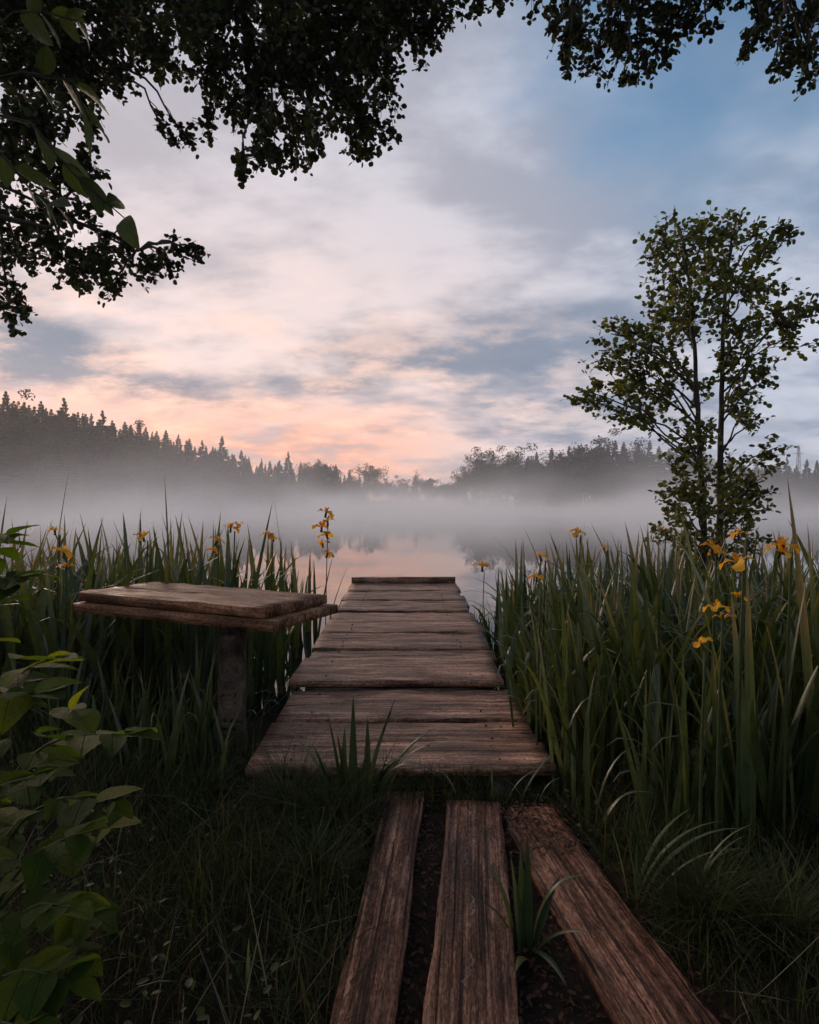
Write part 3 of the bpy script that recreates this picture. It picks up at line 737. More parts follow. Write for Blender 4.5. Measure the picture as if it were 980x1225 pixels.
# broad iris leaves arching down over the dark front of the right bed
tuft('iris_plant', 'iris with broad leaves folded over before the right bed', 905, 1000, 2.45, [
    (1.6, 1.15, .02, .06, 1.5, 0), (1.9, 1.05, .05, .1, 1.5, -.03), (.2, 1.1, .1, .15, 1.5, .05), (3.0, .95, .18, .5, 1.6, -.06), (2.9, .80, .12, 2.2, 3.0, -.05), (.1, .9, .15, .5, 1.8, .06), (3.2, .70, .15, 2.6, 3.2, -.08), (-.3, .85, .2, 1.8, 2.8, .05), (3.1, 1.1, .1, .2, 1.5, -.03)], M_iris_o, .040)
tuft('iris_plant', 'iris with two long leaves hooked over toward the dock', 820, 985, 2.5, [
    (1.5, .80, .02, .1, 1.5, 0), (3.05, .62, .10, 2.5, 3.4, -.04), (.1, .60, .10, 2.4, 3.2, .04), (2.8, .72, .15, .4, 1.6, -.03), (3.2, .48, .15, 2.7, 3.0, -.05), (.3, .7, .1, .4, 1.6, .03)], M_iris_o, .034)

# ------------------------------------------------------------------ low grass, one mass on each side
def grass_field(name, label, n, xr, yr, ok, L0, L1, wd, lay=.5, curl=1.4):
    x = rng.uniform(*xr, n); y = rng.uniform(*yr, n)
    keep = ok(x, y); x, y = x[keep], y[keep]; k = len(x)
    pat = .55 + .9 * (np.sin(x * 4.3 + 1.2) * np.sin(y * 5.1) * .5 + .5)
    g = Geo()
    blades(g, np.stack([x, y, ground_z(x, y) - .01], -1), rng.uniform(0, 6.283, k), rng.uniform(L0, L1, k) * pat, rng.uniform(.6, 1.3, k) * wd, np.abs(rng.normal(0, lay, k)), np.abs(rng.normal(0, curl * .6, k)), 4, .15, 1.5, rng.uniform(-1, 1, k))
    o = link(name, g.mesh(name, M_grass)); o['kind'] = 'stuff'; o['label'] = label; o['category'] = 'grass'
    return o
grass_field('grass', 'dark tangled grass on the bank left of the laid boards', 15000, (-2.6, -.02), (1.0, 3.4),
            lambda x, y: (x < -.20 + .07 * (y - 1.15) - np.where(y < 2.75, .02, .0)) & (x > -.75 * y - .6) & ((y < 2.88) | (x < -.82)), .08, .26, .0042)
grass_field('grass', 'dark fine grass on the bank right of the laid boards', 13000, (.45, 2.9), (1.0, 3.0),
            lambda x, y: (x > .86 - .12 * (y - 1.15)) & (x < .75 * y + .6), .08, .28, .0040)
grass_field('grass', 'short weeds under the near edge of the dock', 900, (-.3, .9), (2.72, 2.95), lambda x, y: x > -5, .05, .16, .004)
def straw(label, n, xr, yr, ok, zoff=0.0, L0=.12, L1=.38):
    x = rng.uniform(*xr, n); y = rng.uniform(*yr, n); kp = ok(x, y); x, y = x[kp], y[kp]; k = len(x)
    g = Geo(); blades(g, np.stack([x, y, ground_z(x, y) + rng.uniform(0, .05, k) + zoff], -1), rng.uniform(0, 6.283, k), rng.uniform(L0, L1, k), rng.uniform(.002, .005, k), rng.uniform(.5, 1.35, k), rng.uniform(-.2, .5, k), 4, .15)
    o = link('straw', g.mesh('straw', M_straw)); o['kind'] = 'stuff'; o['label'] = label; o['category'] = 'straw'
on_left = lambda x, y: (x < -.24 + .07 * (y - 1.15)) & (x > -.75 * y - .6) & ((y < 2.85) | (x < -.85))
on_right = lambda x, y: (x > .90 - .12 * (y - 1.15)) & (x < .75 * y + .6)
straw('dry straw tangled in the grass left of the boards', 900, (-2.4, -.1), (1.1, 3.3), on_left)
straw('dry straw tangled in the grass right of the boards', 650, (.6, 2.6), (1.1, 2.9), on_right)
straw('dry broken reed leaves at the foot of the right iris bed', 700, (.8, 4.0), (2.5, 5.0), lambda x, y: x > .85, .0, .25, .75)
straw('dry broken reed leaves at the foot of the left iris bed', 500, (-3.6, -1.0), (3.3, 5.0), lambda x, y: x < -1.0, .0, .25, .7)
def weeds(label, n, xr, yr, ok):
    x = rng.uniform(*xr, n); y = rng.uniform(*yr, n); kp = ok(x, y) & (np.sin(x * 5.3 + 2) * np.sin(y * 6.1 + 1) > -.1); x, y = x[kp], y[kp]; k = len(x)
    g = Geo(); leaf_cloud(g, np.stack([x, y, ground_z(x, y) + rng.uniform(.01, .15, k)], -1), rng.normal(0, 1, (k, 3)) * [1, 1, .35], rng.normal(0, .35, (k, 3)) + [0, 0, 1], rng.uniform(.012, .034, k), LEAF_V * [1, .7, 1])
    o = link('weeds', g.mesh('weeds', M_weed)); o['kind'] = 'stuff'; o['label'] = label; o['category'] = 'weeds'
weeds('small round-leaved weeds in the grass left of the boards', 1500, (-2.3, -.2), (1.1, 3.2), on_left)
weeds('small round-leaved weeds in the grass right of the boards', 900, (.7, 2.5), (1.1, 2.9), on_right)
# a fountain-shaped tussock at the lower right
def tussock(label, px, py, d, n, L):
    b = P(px, py, d); g = Geo()
    blades(g, rng.normal(0, .03, (n, 3)) * [1, 1, .1], rng.uniform(0, 6.283, n), rng.uniform(.6, 1.1, n) * L, rng.uniform(.002, .0042, n), rng.uniform(.15, .9, n), rng.uniform(.6, 1.7, n), 6, .2, 1.4)
    return thing('sedge_tussock', label, 'grass', (b.x, b.y, float(ground_z(b.x, b.y))), (0, 0, 0), 'fine sedge tussocks', g.mesh('sedge_tussock', M_grass))
tussock('fine-leaved sedge tussock spilling beside the lower end of the rightmost board', 850, 1120, 1.95, 520, .36)
tussock('fine sedge tussock by the right edge below the iris bed', 940, 1160, 1.85, 420, .34)
tussock('pale fine sedge tussock leaning over the far right end of the dock', 558, 706, 8.9, 500, .62)
tussock('small fine sedge tussock at the foot of the bench post', 240, 945, 2.85, 260, .30)
tussock('tall fine grass tuft spilling over the front left corner of the dock', 345, 960, 2.72, 420, .42)
tussock('fine grass tuft between dock corner and the leftmost board', 395, 985, 2.6, 360, .36)
tussock('sedge tussock halfway between bench post and left board', 380, 1040, 2.2, 380, .30)

# ------------------------------------------------------------------ broad-leaved shrub at lower left
def broad_leaf(name, wd, material, cup=.12, droop=.25, n=15):
    """leaf along +x, 1 long, pointed, cupped along the rib, drooping at the tip"""
    t = np.linspace(0, 1, n)
    prof = np.sin(np.pi * t ** .85) ** .8 * (1 - .25 * t); prof[0] = .03; prof[-1] = 0
    prof = prof / prof.max() * wd * .5
    rows = [-1, -.5, 0, .5, 1]
    V = np.zeros((n, 5, 3))
    wave = np.sin(t * 9 + rng.uniform(0, 6)) * .012
    for k, s in enumerate(rows):
        V[:, k] = np.stack([t, s * prof, cup * wd * (abs(s) ** 1.4) * np.sin(np.pi * t) + wave * abs(s) - droop * t ** 2 + rng.normal(0, .004, n)], -1)
    i = np.arange(n - 1)[:, None] * 5 + np.arange(4)[None]
    q = np.stack([i, i + 5, i + 6, i + 1], -1).reshape(-1, 4)
    return mesh_np(name, V.reshape(-1, 3), [q], material)
SHRUB = [broad_leaf('leaf', rng.uniform(.68, .86), M_shrub, rng.uniform(.08, .2), rng.uniform(.03, .22)) for _ in range(6)]
BIG = [broad_leaf('leaf', rng.uniform(.42, .55), M_bigleaf, rng.uniform(.06, .16), rng.uniform(.1, .35)) for _ in range(5)]

def leaf_on(parent, pool, base, direction, size, roll=0.0, pitch=0.0):
    me = pool[int(rng.integers(len(pool)))]
    rz = math.atan2(direction[1], direction[0]); rp = -math.atan2(direction[2], math.hypot(direction[0], direction[1]))
    return link('leaf', me, parent, tuple(base), (roll, rp + pitch, rz), (size, size, size))

def shrub(label, stems, leaf=.13, per=.075):
    """stems: list of polylines in world space"""
    r0 = stems[0][0]
    o = thing('broad_leaved_shrub', label, 'shrub', (r0[0], r0[1], r0[2]))
    org = np.array(r0, float)
    for st in stems:
        st = np.array([list(p) for p in st], float) - org
        tt = np.linspace(0, 1, 12) * (len(st) - 1); k0 = np.minimum(tt.astype(int), len(st) - 2)
        path = st[k0] + (st[k0 + 1] - st[k0]) * (tt - k0)[:, None]
        for _ in range(2): path[1:-1] = (path[:-2] + path[1:-1] * 2 + path[2:]) / 4
        g = Geo(); g.tube(path, np.linspace(.006, .002, 12), 6); link('stem', g.mesh('stem', M_stem), o)
        L = np.linalg.norm(np.diff(path, axis=0), axis=1).sum(); m = max(4, int(L / per))
        side = 1
        for q in np.linspace(.22, 1.0, m):
            f = q * 11; a = int(min(10, f)); b = path[a] + (path[a + 1] - path[a]) * (f - a); tan = unit(path[a + 1] - path[a])
            lat = unit(np.cross(tan, [0, 0, 1.0]) + 1e-6)
            phi = rng.uniform(0, 6.28) if abs(tan[2]) > .8 else (0 if side > 0 else math.pi) + rng.normal(0, .4)
            lat2 = np.cross(tan, lat)
            dvec = lat * math.cos(phi) + lat2 * math.sin(phi) + tan * .45; dvec[2] = dvec[2] * .25 + rng.uniform(-.22, .12)
            side = -side
            leaf_on(o, SHRUB, b, unit(dvec), leaf * rng.uniform(.65, 1.2), rng.normal(0, .25), rng.normal(0, .12))
        leaf_on(o, SHRUB, path[-1], unit(path[-1] - path[-2]), leaf * .8)
    return o
def W3(px, py, d): return np.array(P(px, py, d))
gz_ = lambda x, y: float(ground_z(x, y))
def foot(px, d): p = P(px, 900, d); return np.array([p.x, p.y, gz_(p.x, p.y)])
shrub('broad-leaved shrub with sunlit yellowish leaves at the left edge beside the bench', [
    [foot(-60, 1.75), W3(-20, 900, 1.70), W3(20, 800, 1.65), W3(60, 790, 1.6)],
    [foot(-60, 1.75), W3(-10, 950, 1.65), W3(60, 880, 1.6), W3(150, 880, 1.6)],
    [foot(-60, 1.75), W3(-40, 820, 1.7), W3(-10, 700, 1.7), W3(20, 690, 1.7)],
    [foot(-40, 1.8), W3(0, 1000, 1.75), W3(70, 950, 1.7), W3(125, 965, 1.65)],
    [foot(-80, 1.6), W3(-40, 900, 1.5), W3(-10, 830, 1.45), W3(40, 830, 1.4)],
    [foot(-50, 1.85), W3(0, 1010, 1.9), W3(60, 900, 1.85), W3(85, 850, 1.85)],
    [foot(-50, 1.85), W3(20, 1060, 1.85), W3(90, 1000, 1.8), W3(130, 990, 1.8)],
    [foot(-70, 1.7), W3(-40, 760, 1.75), W3(-30, 660, 1.75), W3(10, 640, 1.75)]], .115, .075)
shrub('dark broad-leaved shrub in the lower left corner', [
    [foot(-70, 1.45), W3(-10, 1080, 1.4), W3(40, 1020, 1.35), W3(90, 1000, 1.35)],
    [foot(-60, 1.40), W3(-10, 1130, 1.3), W3(40, 1080, 1.3), W3(80, 1090, 1.25)],
    [foot(-60, 1.40), W3(-20, 1180, 1.25), W3(30, 1160, 1.2), W3(80, 1180, 1.2)],
    [foot(-90, 1.5), W3(-40, 1000, 1.4), W3(-10, 940, 1.4), W3(50, 930, 1.4)],
    [foot(-60, 1.3), W3(-30, 1220, 1.2), W3(0, 1230, 1.1), W3(30, 1235, 1.1)],
    [foot(-60, 1.5), W3(10, 1130, 1.45), W3(70, 1080, 1.45), W3(110, 1100, 1.4)],
    [foot(-60, 1.5), W3(0, 1190, 1.4), W3(60, 1130, 1.4), W3(90, 1150, 1.4)]], .09, .055)

# near sprig with large leaves hanging at the upper left, from a sapling outside the frame
sap = thing('cherry_sapling', 'sapling branch with large oval leaves hanging at the upper left', 'sapling', (-2.6, 1.7, gz_(-2.6, 1.7)))
so = np.array(sap.location)
g = Geo()
g.tube(np.array([[-2.6, 1.7, gz_(-2.6, 1.7)], [-2.5, 1.75, .6], [-2.3, 1.8, 1.6], [-1.9, 1.85, 2.3], [-1.5, 1.9, 2.45]]) - so, [.03, .026, .02, .014, .009], 8)
link('trunk', g.mesh('trunk', M_twig), sap)
sprays = [[(-1.5, 1.9, 2.45), W3(40, 150, 1.9), W3(90, 210, 1.9), W3(150, 262, 1.9)],
          [(-1.5, 1.9, 2.45), W3(30, 90, 1.95), W3(90, 100, 1.95), W3(115, 160, 1.95)],
          [(-1.6, 1.88, 2.4), W3(0, 180, 2.0), W3(40, 230, 2.0), W3(70, 250, 2.0)],
          [(-1.5, 1.9, 2.45), W3(20, 20, 2.0), W3(60, 20, 2.0), W3(95, 30, 2.0)]]
for st in sprays:
    st = np.array([list(p) for p in st]) - so
    tt = np.linspace(0, 1, 10) * 3; k0 = np.minimum(tt.astype(int), 2); path = st[k0] + (st[k0 + 1] - st[k0]) * (tt - k0)[:, None]
    g = Geo(); g.tube(path, np.linspace(.006, .0018, 10), 5); link('twig', g.mesh('twig', M_twig), sap)
    for q, f in enumerate(np.linspace(3.5, 9, 7)):
        a = int(min(8, f)); b = path[a] + (path[a + 1] - path[a]) * (f - a); tan = unit(path[a + 1] - path[a])
        d = tan * .7 + np.array([rng.normal(0, .3), rng.normal(0, .5), -.25 + (.5 if q % 2 else -.4)])
        leaf_on(sap, BIG, b, unit(d), rng.uniform(.085, .15), rng.uniform(-.9, .9))

# ------------------------------------------------------------------ the alder at the right
AD = 7.4
alder = thing('alder_tree', 'slim two-stemmed alder rising from the iris bed at the right', 'tree', tuple(P(850, 740, AD)))
ao = np.array(alder.location)
def trunk_path(pp, d0, d1):
    return np.array([list(P(px, py, d0 + (d1 - d0) * k / (len(pp) - 1))) for k, (px, py) in enumerate(pp)]) - ao
zfoot = gz_(ao[0], ao[1])
t1 = trunk_path([(842, 750), (843, 640), (838, 560), (834, 480), (829, 400), (822, 330), (815, 285)], AD - .1, AD - .2)
t2 = trunk_path([(862, 750), (861, 640), (862, 560), (863, 480), (863, 400), (868, 320), (880, 262)], AD + .1, AD + .2)
def smooth_path(p, k=26):
    tt = np.linspace(0, 1, k) * (len(p) - 1); k0 = np.minimum(tt.astype(int), len(p) - 2)
    q = p[k0] + (p[k0 + 1] - p[k0]) * (tt - k0)[:, None]
    for _ in range(3): q[1:-1] = (q[:-2] + q[1:-1] * 2 + q[2:]) / 4
    q[1:-1] += rng.normal(0, .006, (k - 2, 3))
    return q
t1, t2 = smooth_path(t1), smooth_path(t2)
for tp, r0 in ((t1, .042), (t2, .048)):
    tp[0, 2] = zfoot - ao[2] - .1
    g = Geo(); g.tube(tp, np.linspace(r0, .012, 26), 9, .03); link('trunk', g.mesh('trunk', M_bark), alder)
wood, lv = Geo(), Geo()
alder_cl = [  # px, py, depth offset, radius in px, twigs, trunk
    (785, 290, -.1, 34, 9, 1), (815, 285, .2, 38, 10, 1), (845, 285, -.2, 40, 10, 1), (880, 280, .2, 34, 9, 2), (915, 278, .1, 32, 8, 2), (940, 285, 0, 22, 5, 2), (855, 320, .3, 44, 12, 2),
    (800, 330, .1, 42, 11, 1), (830, 345, -.3, 44, 12, 1), (880, 340, -.2, 42, 11, 2), (910, 345, .3, 34, 8, 2), (905, 310, -.1, 30, 7, 2),
    (790, 375, .2, 40, 10, 1), (830, 385, .3, 42, 11, 1), (880, 385, -.3, 40, 10, 2), (925, 385, .1, 36, 9, 2), (960, 375, -.1, 30, 7, 2), (985, 365, .2, 26, 6, 2), (945, 405, .2, 34, 8, 2),
    (730, 400, -.1, 26, 5, 1), (715, 420, .2, 26, 6, 1), (750, 415, .1, 32, 7, 1), (770, 400, -.3, 32, 8, 1), (790, 425, .3, 38, 9, 1), (760, 440, -.1, 38, 10, 1), (735, 455, .1, 36, 9, 1), (705, 470, 0, 30, 7, 1),
    (690, 475, .1, 22, 4, 1), (745, 485, -.2, 36, 9, 1), (770, 470, .2, 36, 9, 1), (800, 460, -.2, 34, 8, 1), (760, 505, .1, 28, 7, 1), (815, 440, .4, 30, 6, 1),
    (900, 430, -.2, 38, 9, 2), (885, 460, .3, 34, 8, 2), (915, 455, 0, 32, 7, 2), (890, 495, -.1, 30, 7, 2), (905, 500, .2, 24, 5, 2), (870, 425, .1, 30, 7, 2),
    (815, 520, -.3, 34, 7, 1), (830, 545, .1, 32, 7, 1), (800, 555, -.2, 24, 5, 1), (820, 580, -.2, 34, 8, 1), (810, 605, .1, 30, 7, 1), (845, 600, .3, 32, 7, 1), (880, 565, -.1, 34, 7, 2), (905, 550, .2, 30, 6, 2),
    (930, 535, 0, 20, 4, 2), (895, 590, .2, 32, 7, 2), (915, 575, -.3, 26, 5, 2), (870, 620, -.2, 36, 8, 2), (825, 635, -.2, 36, 8, 1), (900, 615, 0, 30, 6, 2), (850, 655, 0, 34, 7, 1), (790, 640, .1, 20, 4, 1), (830, 610, -.3, 36, 8, 1), (875, 595, .3, 34, 8, 2), (845, 570, -.2, 30, 6, 1), (890, 640, -.3, 32, 7, 2), (810, 650, -.3, 28, 6, 1), (860, 680, -.2, 40, 9, 2), (825, 690, .1, 34, 7, 1), (835, 470, .3, 26, 5, 1), (850, 510, -.2, 24, 4, 1)]
for px, py, dd, rp, nt_, tr in alder_cl:
    cpos = np.array(P(px, py, AD + dd * 1.6)) - ao
    tp = t1 if tr == 1 else t2
    rad = rp / F * AD
    zz = cpos[2] - .25 - .45 * math.hypot(cpos[0] - tp[10][0], cpos[1] - tp[10][1])
    k = int(np.argmin(np.abs(tp[:, 2] - zz))); k = max(3, min(22, k))
    grow_cluster(wood, lv, tp[k], cpos, rad, int(nt_ * (1.4 if py < 400 else 1.3)), .064, .040, .014, .05, .9)
link('limb', wood.mesh('limb', M_bark), alder)
cr = link('crown', lv.mesh('crown', M_alder), alder); cr['kind'] = 'stuff'

# ------------------------------------------------------------------ overhanging trees whose trunks stand outside the frame
def overhang(label, foot_xy, top, limb_heads, clusters, extra, leaf=.054, per=.030):
    x, y = foot_xy; z0 = gz_(x, y)
    tree = thing('overhanging_alder', label, 'tree', (x, y, z0), (0, 0, 0), 'alders overhanging the bank')
    org = np.array([x, y, z0])
    tp = np.array([[0, 0, -.2], [.1, .05, 1.5], [.25, .05, 3.0], [.4, .1, 4.6], [.5, .1, 6.2], [.55, .1, top]])
    if x > 0: tp[:, 0] *= -1
    tp = smooth_path(tp, 16)
    g = Geo(); g.tube(tp, np.linspace(.19, .05, 16), 12, .03); link('trunk', g.mesh('trunk', M_bark), tree)
    wood, lv = Geo(), Geo()
    hubs = []
    for hd, zt in limb_heads:
        e = np.array(hd) - org; k = int(np.argmin(np.abs(tp[:, 2] - zt)))
        path = curve_path(tp[k], e, .45, 12, .022)
        wood.tube(path, np.linspace(.05, .010, 12), 7)
        hubs.append(path[3:])
    hubs = np.vstack(hubs)
    for c, rad, ntw in clusters + extra:
        c = np.array(c) - org
        d = np.linalg.norm(hubs - c, axis=1) - .3 * (hubs[:, 2] - c[2]); k = int(np.argmin(d))
        grow_cluster(wood, lv, hubs[k], c, rad, ntw, leaf, per, .014, .12, .8)
    link('limb', wood.mesh('limb', M_bark), tree)
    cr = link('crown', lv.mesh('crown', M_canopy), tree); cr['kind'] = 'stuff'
    return tree

CD = 5.2
def cl(px, py, d, rp, nt_): return (tuple(P(px, py, d)), rp / F * d, nt_)
left_cl = []
# solid roof of leaves along the top left
for px, py, rp, nn in [(-20, 20, 70, 14), (40, 30, 70, 15), (100, 20, 70, 15), (160, 25, 65, 14), (220, 30, 60, 13), (280, 30, 60, 13), (340, 25, 60, 12), (400, 30, 60, 13), (450, 25, 55, 12), (490, 15, 45, 9), (535, 15, 34, 6),
                       (20, 90, 60, 13), (80, 90, 60, 14), (130, 80, 50, 11), (190, 80, 42, 10), (250, 85, 40, 9), (300, 90, 48, 11), (350, 85, 50, 11), (400, 90, 55, 12), (445, 85, 50, 11), (490, 55, 40, 8), (520, 45, 26, 5),
                       (310, 140, 48, 11), (345, 165, 44, 10), (320, 190, 32, 7), (375, 140, 44, 9), (295, 205, 22, 4), (350, 200, 24, 5), (420, 145, 46, 10), (450, 165, 36, 8), (430, 185, 24, 5), (465, 130, 30, 7), (380, 195, 18, 3),
                       (225, 175, 22, 5), (200, 170, 18, 4), (250, 165, 22, 4), (275, 130, 34, 7),
                       (10, 150, 60, 12), (60, 150, 55, 12), (100, 140, 36, 8), (20, 210, 60, 12), (70, 210, 48, 10), (110, 200, 32, 6), (10, 270, 55, 11), (60, 275, 50, 10), (100, 260, 36, 7),
                       (20, 320, 46, 9), (70, 315, 46, 9), (110, 320, 44, 9), (145, 320, 40, 8), (175, 310, 32, 6), (205, 315, 28, 6), (225, 300, 20, 4), (240, 305, 16, 3), (130, 350, 28, 5), (150, 290, 24, 4), (10, 360, 36, 7), (15, 388, 22, 4), (90, 345, 26, 4)]:
    left_cl.append(cl(px, py, CD + rng.uniform(-.9, .9), rp, int(nn * (2.3 if py < 110 else 1.35))))
    if py < 100: left_cl.append(cl(px + rng.uniform(-20, 20), py - 20, CD + 1.5 + rng.uniform(-.3, .9), rp * .8, nn))
# unseen crown clusters added overhead to shade the foreground bank
left_shade_cl = []
for _ in range(24):
    x = rng.uniform(-4.5, -.2); y = rng.uniform(-1.5, 2.2); z = rng.uniform(4.9, 7.5)
    left_shade_cl.append(((x, y, max(z, 1.2 + .88 * y + .6)), rng.uniform(.5, .75), 12))
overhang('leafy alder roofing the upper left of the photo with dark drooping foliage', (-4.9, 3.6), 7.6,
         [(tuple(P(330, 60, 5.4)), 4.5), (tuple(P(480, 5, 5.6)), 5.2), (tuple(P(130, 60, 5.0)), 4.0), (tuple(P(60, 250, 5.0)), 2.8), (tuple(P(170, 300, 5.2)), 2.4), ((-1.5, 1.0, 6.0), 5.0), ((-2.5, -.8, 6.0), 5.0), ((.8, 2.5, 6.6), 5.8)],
         left_cl, left_shade_cl)
right_cl = [cl(px, py, 5.4 + rng.uniform(-.6, .6), rp * 1.12, int(nn * 1.2)) for px, py, rp, nn in [
    (690, 20, 34, 8), (680, 60, 26, 6), (700, 85, 22, 5), (730, 35, 40, 10), (735, 85, 26, 6), (760, 70, 34, 8), (762, 105, 16, 3), (790, 40, 36, 9), (800, 10, 40, 9), (840, 15, 34, 8), (845, 40, 20, 4), (870, 5, 24, 5),
    (930, 20, 36, 8), (960, 40, 34, 8), (905, 50, 20, 5), (885, 62, 16, 4), (925, 80, 20, 4), (960, 80, 24, 5), (975, 95, 18, 3), (985, 20, 34, 8), (640, 0, 26, 5), (600, 0, 26, 5), (565, 8, 24, 5), (905, 0, 24, 5), (720, 60, 34, 8), (745, 105, 20, 4), (680, 85, 16, 3), (820, 40, 26, 6), (800, 65, 20, 4), (940, 60, 30, 7), (965, 100, 16, 3), (775, 15, 40, 9), (660, 40, 14, 3)]]
right_shade_cl = []  # unseen boughs added above the view to darken the bank below
for _ in range(16):
    x = rng.uniform(1.4, 5.0); y = rng.uniform(-1.0, 2.0); z = rng.uniform(4.9, 7.3)
    right_shade_cl.append(((x, y, max(z, 1.2 + .88 * y + .6)), rng.uniform(.5, .75), 11))
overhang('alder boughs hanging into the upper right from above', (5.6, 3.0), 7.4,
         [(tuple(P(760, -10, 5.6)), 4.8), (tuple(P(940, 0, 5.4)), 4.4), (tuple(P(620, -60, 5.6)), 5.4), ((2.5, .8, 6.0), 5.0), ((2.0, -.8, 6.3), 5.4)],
         right_cl, right_shade_cl, .054, .030)

# ------------------------------------------------------------------ far trees
def spruce(seed, H=16.0):
    r = np.random.default_rng(seed)
    g = Geo()
    nw = 27
    for k in range(nw):
        t = k / (nw - 1); z = H * (.10 + .885 * t)
        rad = (H * .20) * (1 - t) ** .8 * r.uniform(.75, 1.15) + .12
        nb = int(6 + 5 * (1 - t))
        for b in range(nb):
            a = r.uniform(0, 6.283); R = rad * r.uniform(.65, 1.15)
            d = np.array([math.cos(a), math.sin(a), 0]); s = np.array([-math.sin(a), math.cos(a), 0])
            up = .25 * t - .18
            base = np.array([0, 0, z]); tip = base + d * R + np.array([0, 0, R * up])
            wd = R * .34 + .10
            mid = base + d * R * .55 + np.array([0, 0, R * (up * .55 + .05)])
            V = [base, mid + s * wd - [0, 0, .12 * R], tip, mid - s * wd - [0, 0, .12 * R], mid]
            g.add(V, None, [[0, 1, 4], [1, 2, 4], [2, 3, 4], [3, 0, 4]])
            g.add([base, base + (tip - base) * .5 - np.array([0, 0, .75 + .1 * R]), tip - np.array([0, 0, .15]), base + (tip - base) * .6 + np.array([0, 0, .06])], [[0, 1, 2, 3]])
            for q in (.35, .55, .75, .95):            # hanging twigs
                c0 = base + (tip - base) * q
                g.add([c0 + s * .18, c0 - s * .18, c0 + s * r.uniform(-.5, .5) * wd * 1.3 + d * .15 - np.array([0, 0, r.uniform(.25, .55)])], None, [[0, 1, 2]])
    crown = g.mesh('crown', M_conifer, False)
    g = Geo(); g.tube(np.array([[0, 0, -.5], [0, 0, H * .5], [0, 0, H]]), [.2, .12, .02], 6)
    return g.mesh('trunk', M_bark), crown
def broadleaf(seed, H=14.0, bare=False):
    r = np.random.default_rng(seed)
    wood, lv = Geo(), Geo()
    top = np.array([r.normal(0, .4), r.normal(0, .4), H * .8])
    tr = Geo(); tr.tube(curve_path([0, 0, -.5], top, 0, 8, .01), np.linspace(.22, .05, 8), 7)
    k = 15
    for q in range(k):
        t = r.uniform(.28, .95); b = top * t
        a = r.uniform(0, 6.283); R = H * (.26 if not bare else .16) * (1.15 - .7 * abs(t - .5)) * r.uniform(.6, 1.1)
        e = b + np.array([math.cos(a) * R, math.sin(a) * R, R * r.uniform(.35, 1.0)])
        p = curve_path(b, e, .1, 5, .03); wood.tube(p, np.linspace(.07, .015, 5), 4)
        for s in range(5):
            f = p[int(r.integers(2, 5))] + r.normal(0, 1, 3) * R * .33
            wood.tube(curve_path(p[2], f, .05, 4, .04), np.linspace(.025, .008, 4), 3)
            if not bare:
                m = 80
                pos = f + unit(r.normal(0, 1, (m, 3))) * (r.random((m, 1)) ** .4) * R * .36
                leaf_cloud(lv, pos, r.normal(0, 1, (m, 3)), r.normal(0, .7, (m, 3)) + [0, 0, 1], r.uniform(.22, .42, m), LEAF_V[[0, 2, 4, 6]], np.array([[0, 1, 2], [0, 2, 3]]))
    return tr.mesh('trunk', M_bark), wood.mesh('limb', M_bark), (None if bare else lv.mesh('crown', M_decid, False))
SPR = [spruce(100 + k) for k in range(6)]
DEC = [broadleaf(200 + k) for k in range(6)]
BARE = broadleaf(300, 14.0, True)
def far_tree(kind, px, py, back, label, group=None, wide=1.0):
    a = math.atan2(px - 490, F)
    r = float(shore(a)) + back
    x, y = r * math.sin(a), r * math.cos(a)
    zt = CAMZ + (HOR - py) / F * y; zb = gz_(x, y)
    if zt - zb < 3: return None
    nm = {'s': 'spruce_tree', 'd': 'broadleaf_tree', 'b': 'bare_tree'}[kind]
    H0 = 16.0 if kind == 's' else 14.0
    if kind == 's': parts = SPR[int(rng.integers(6))]
    elif kind == 'd': parts = DEC[int(rng.integers(6))]; H0 = 13.6
    else: parts = BARE
    s = (zt - zb) / H0
    o = thing(nm, label, 'tree', (x, y, zb), (0, 0, rng.uniform(0, 6.283)), group, None, (s * wide, s * wide, s))
    names = ('trunk', 'crown') if kind == 's' else ('trunk', 'limb', 'crown')
    for nme, me in zip(names, parts):
        if me is not None: link(nme, me, o)
    return o
LS = [(8, 467), (30, 480), (50, 479), (77, 475), (110, 494), (123, 490), (135, 502), (150, 504), (167, 504), (175, 510), (188, 515), (199, 514), (214, 519), (227, 524), (242, 526), (266, 521), (289, 538), (298, 546), (313, 548), (323, 551), (345, 540), (402, 555), (418, 562), (94, 492), (20, 484), (255, 534), (278, 542), (335, 550), (360, 552)]
special = {(77, 475): 'pointed spruce standing above its neighbours on the left hill', (266, 521): 'tall spruce standing clear of the lower left ridge', (8, 467): 'highest spruce on the left hill at the edge of the photo', (345, 540): 'last tall spruce where the left ridge drops to the far shore'}
for (px, py) in LS:
    lab = special.get((px, py), 'dark spruce on the skyline of the misty left hill')
    far_tree('s', px, py, rng.uniform(18, 34), lab, 'spruces on the left skyline', rng.uniform(.85, 1.3))
for px in np.arange(-40, 440, 6.0):          # more tops just under the skyline
    top = np.interp(px, [-60, 0, 80, 150, 250, 330, 440], [466, 478, 486, 504, 531, 550, 568]) + rng.uniform(1, 12)
    far_tree('s', px + rng.uniform(-4, 4), top, rng.uniform(10, 34), 'small spruce top merging into the dark ridge of the left hill', 'tree tops merging into the left ridge', rng.uniform(.85, 1.25))
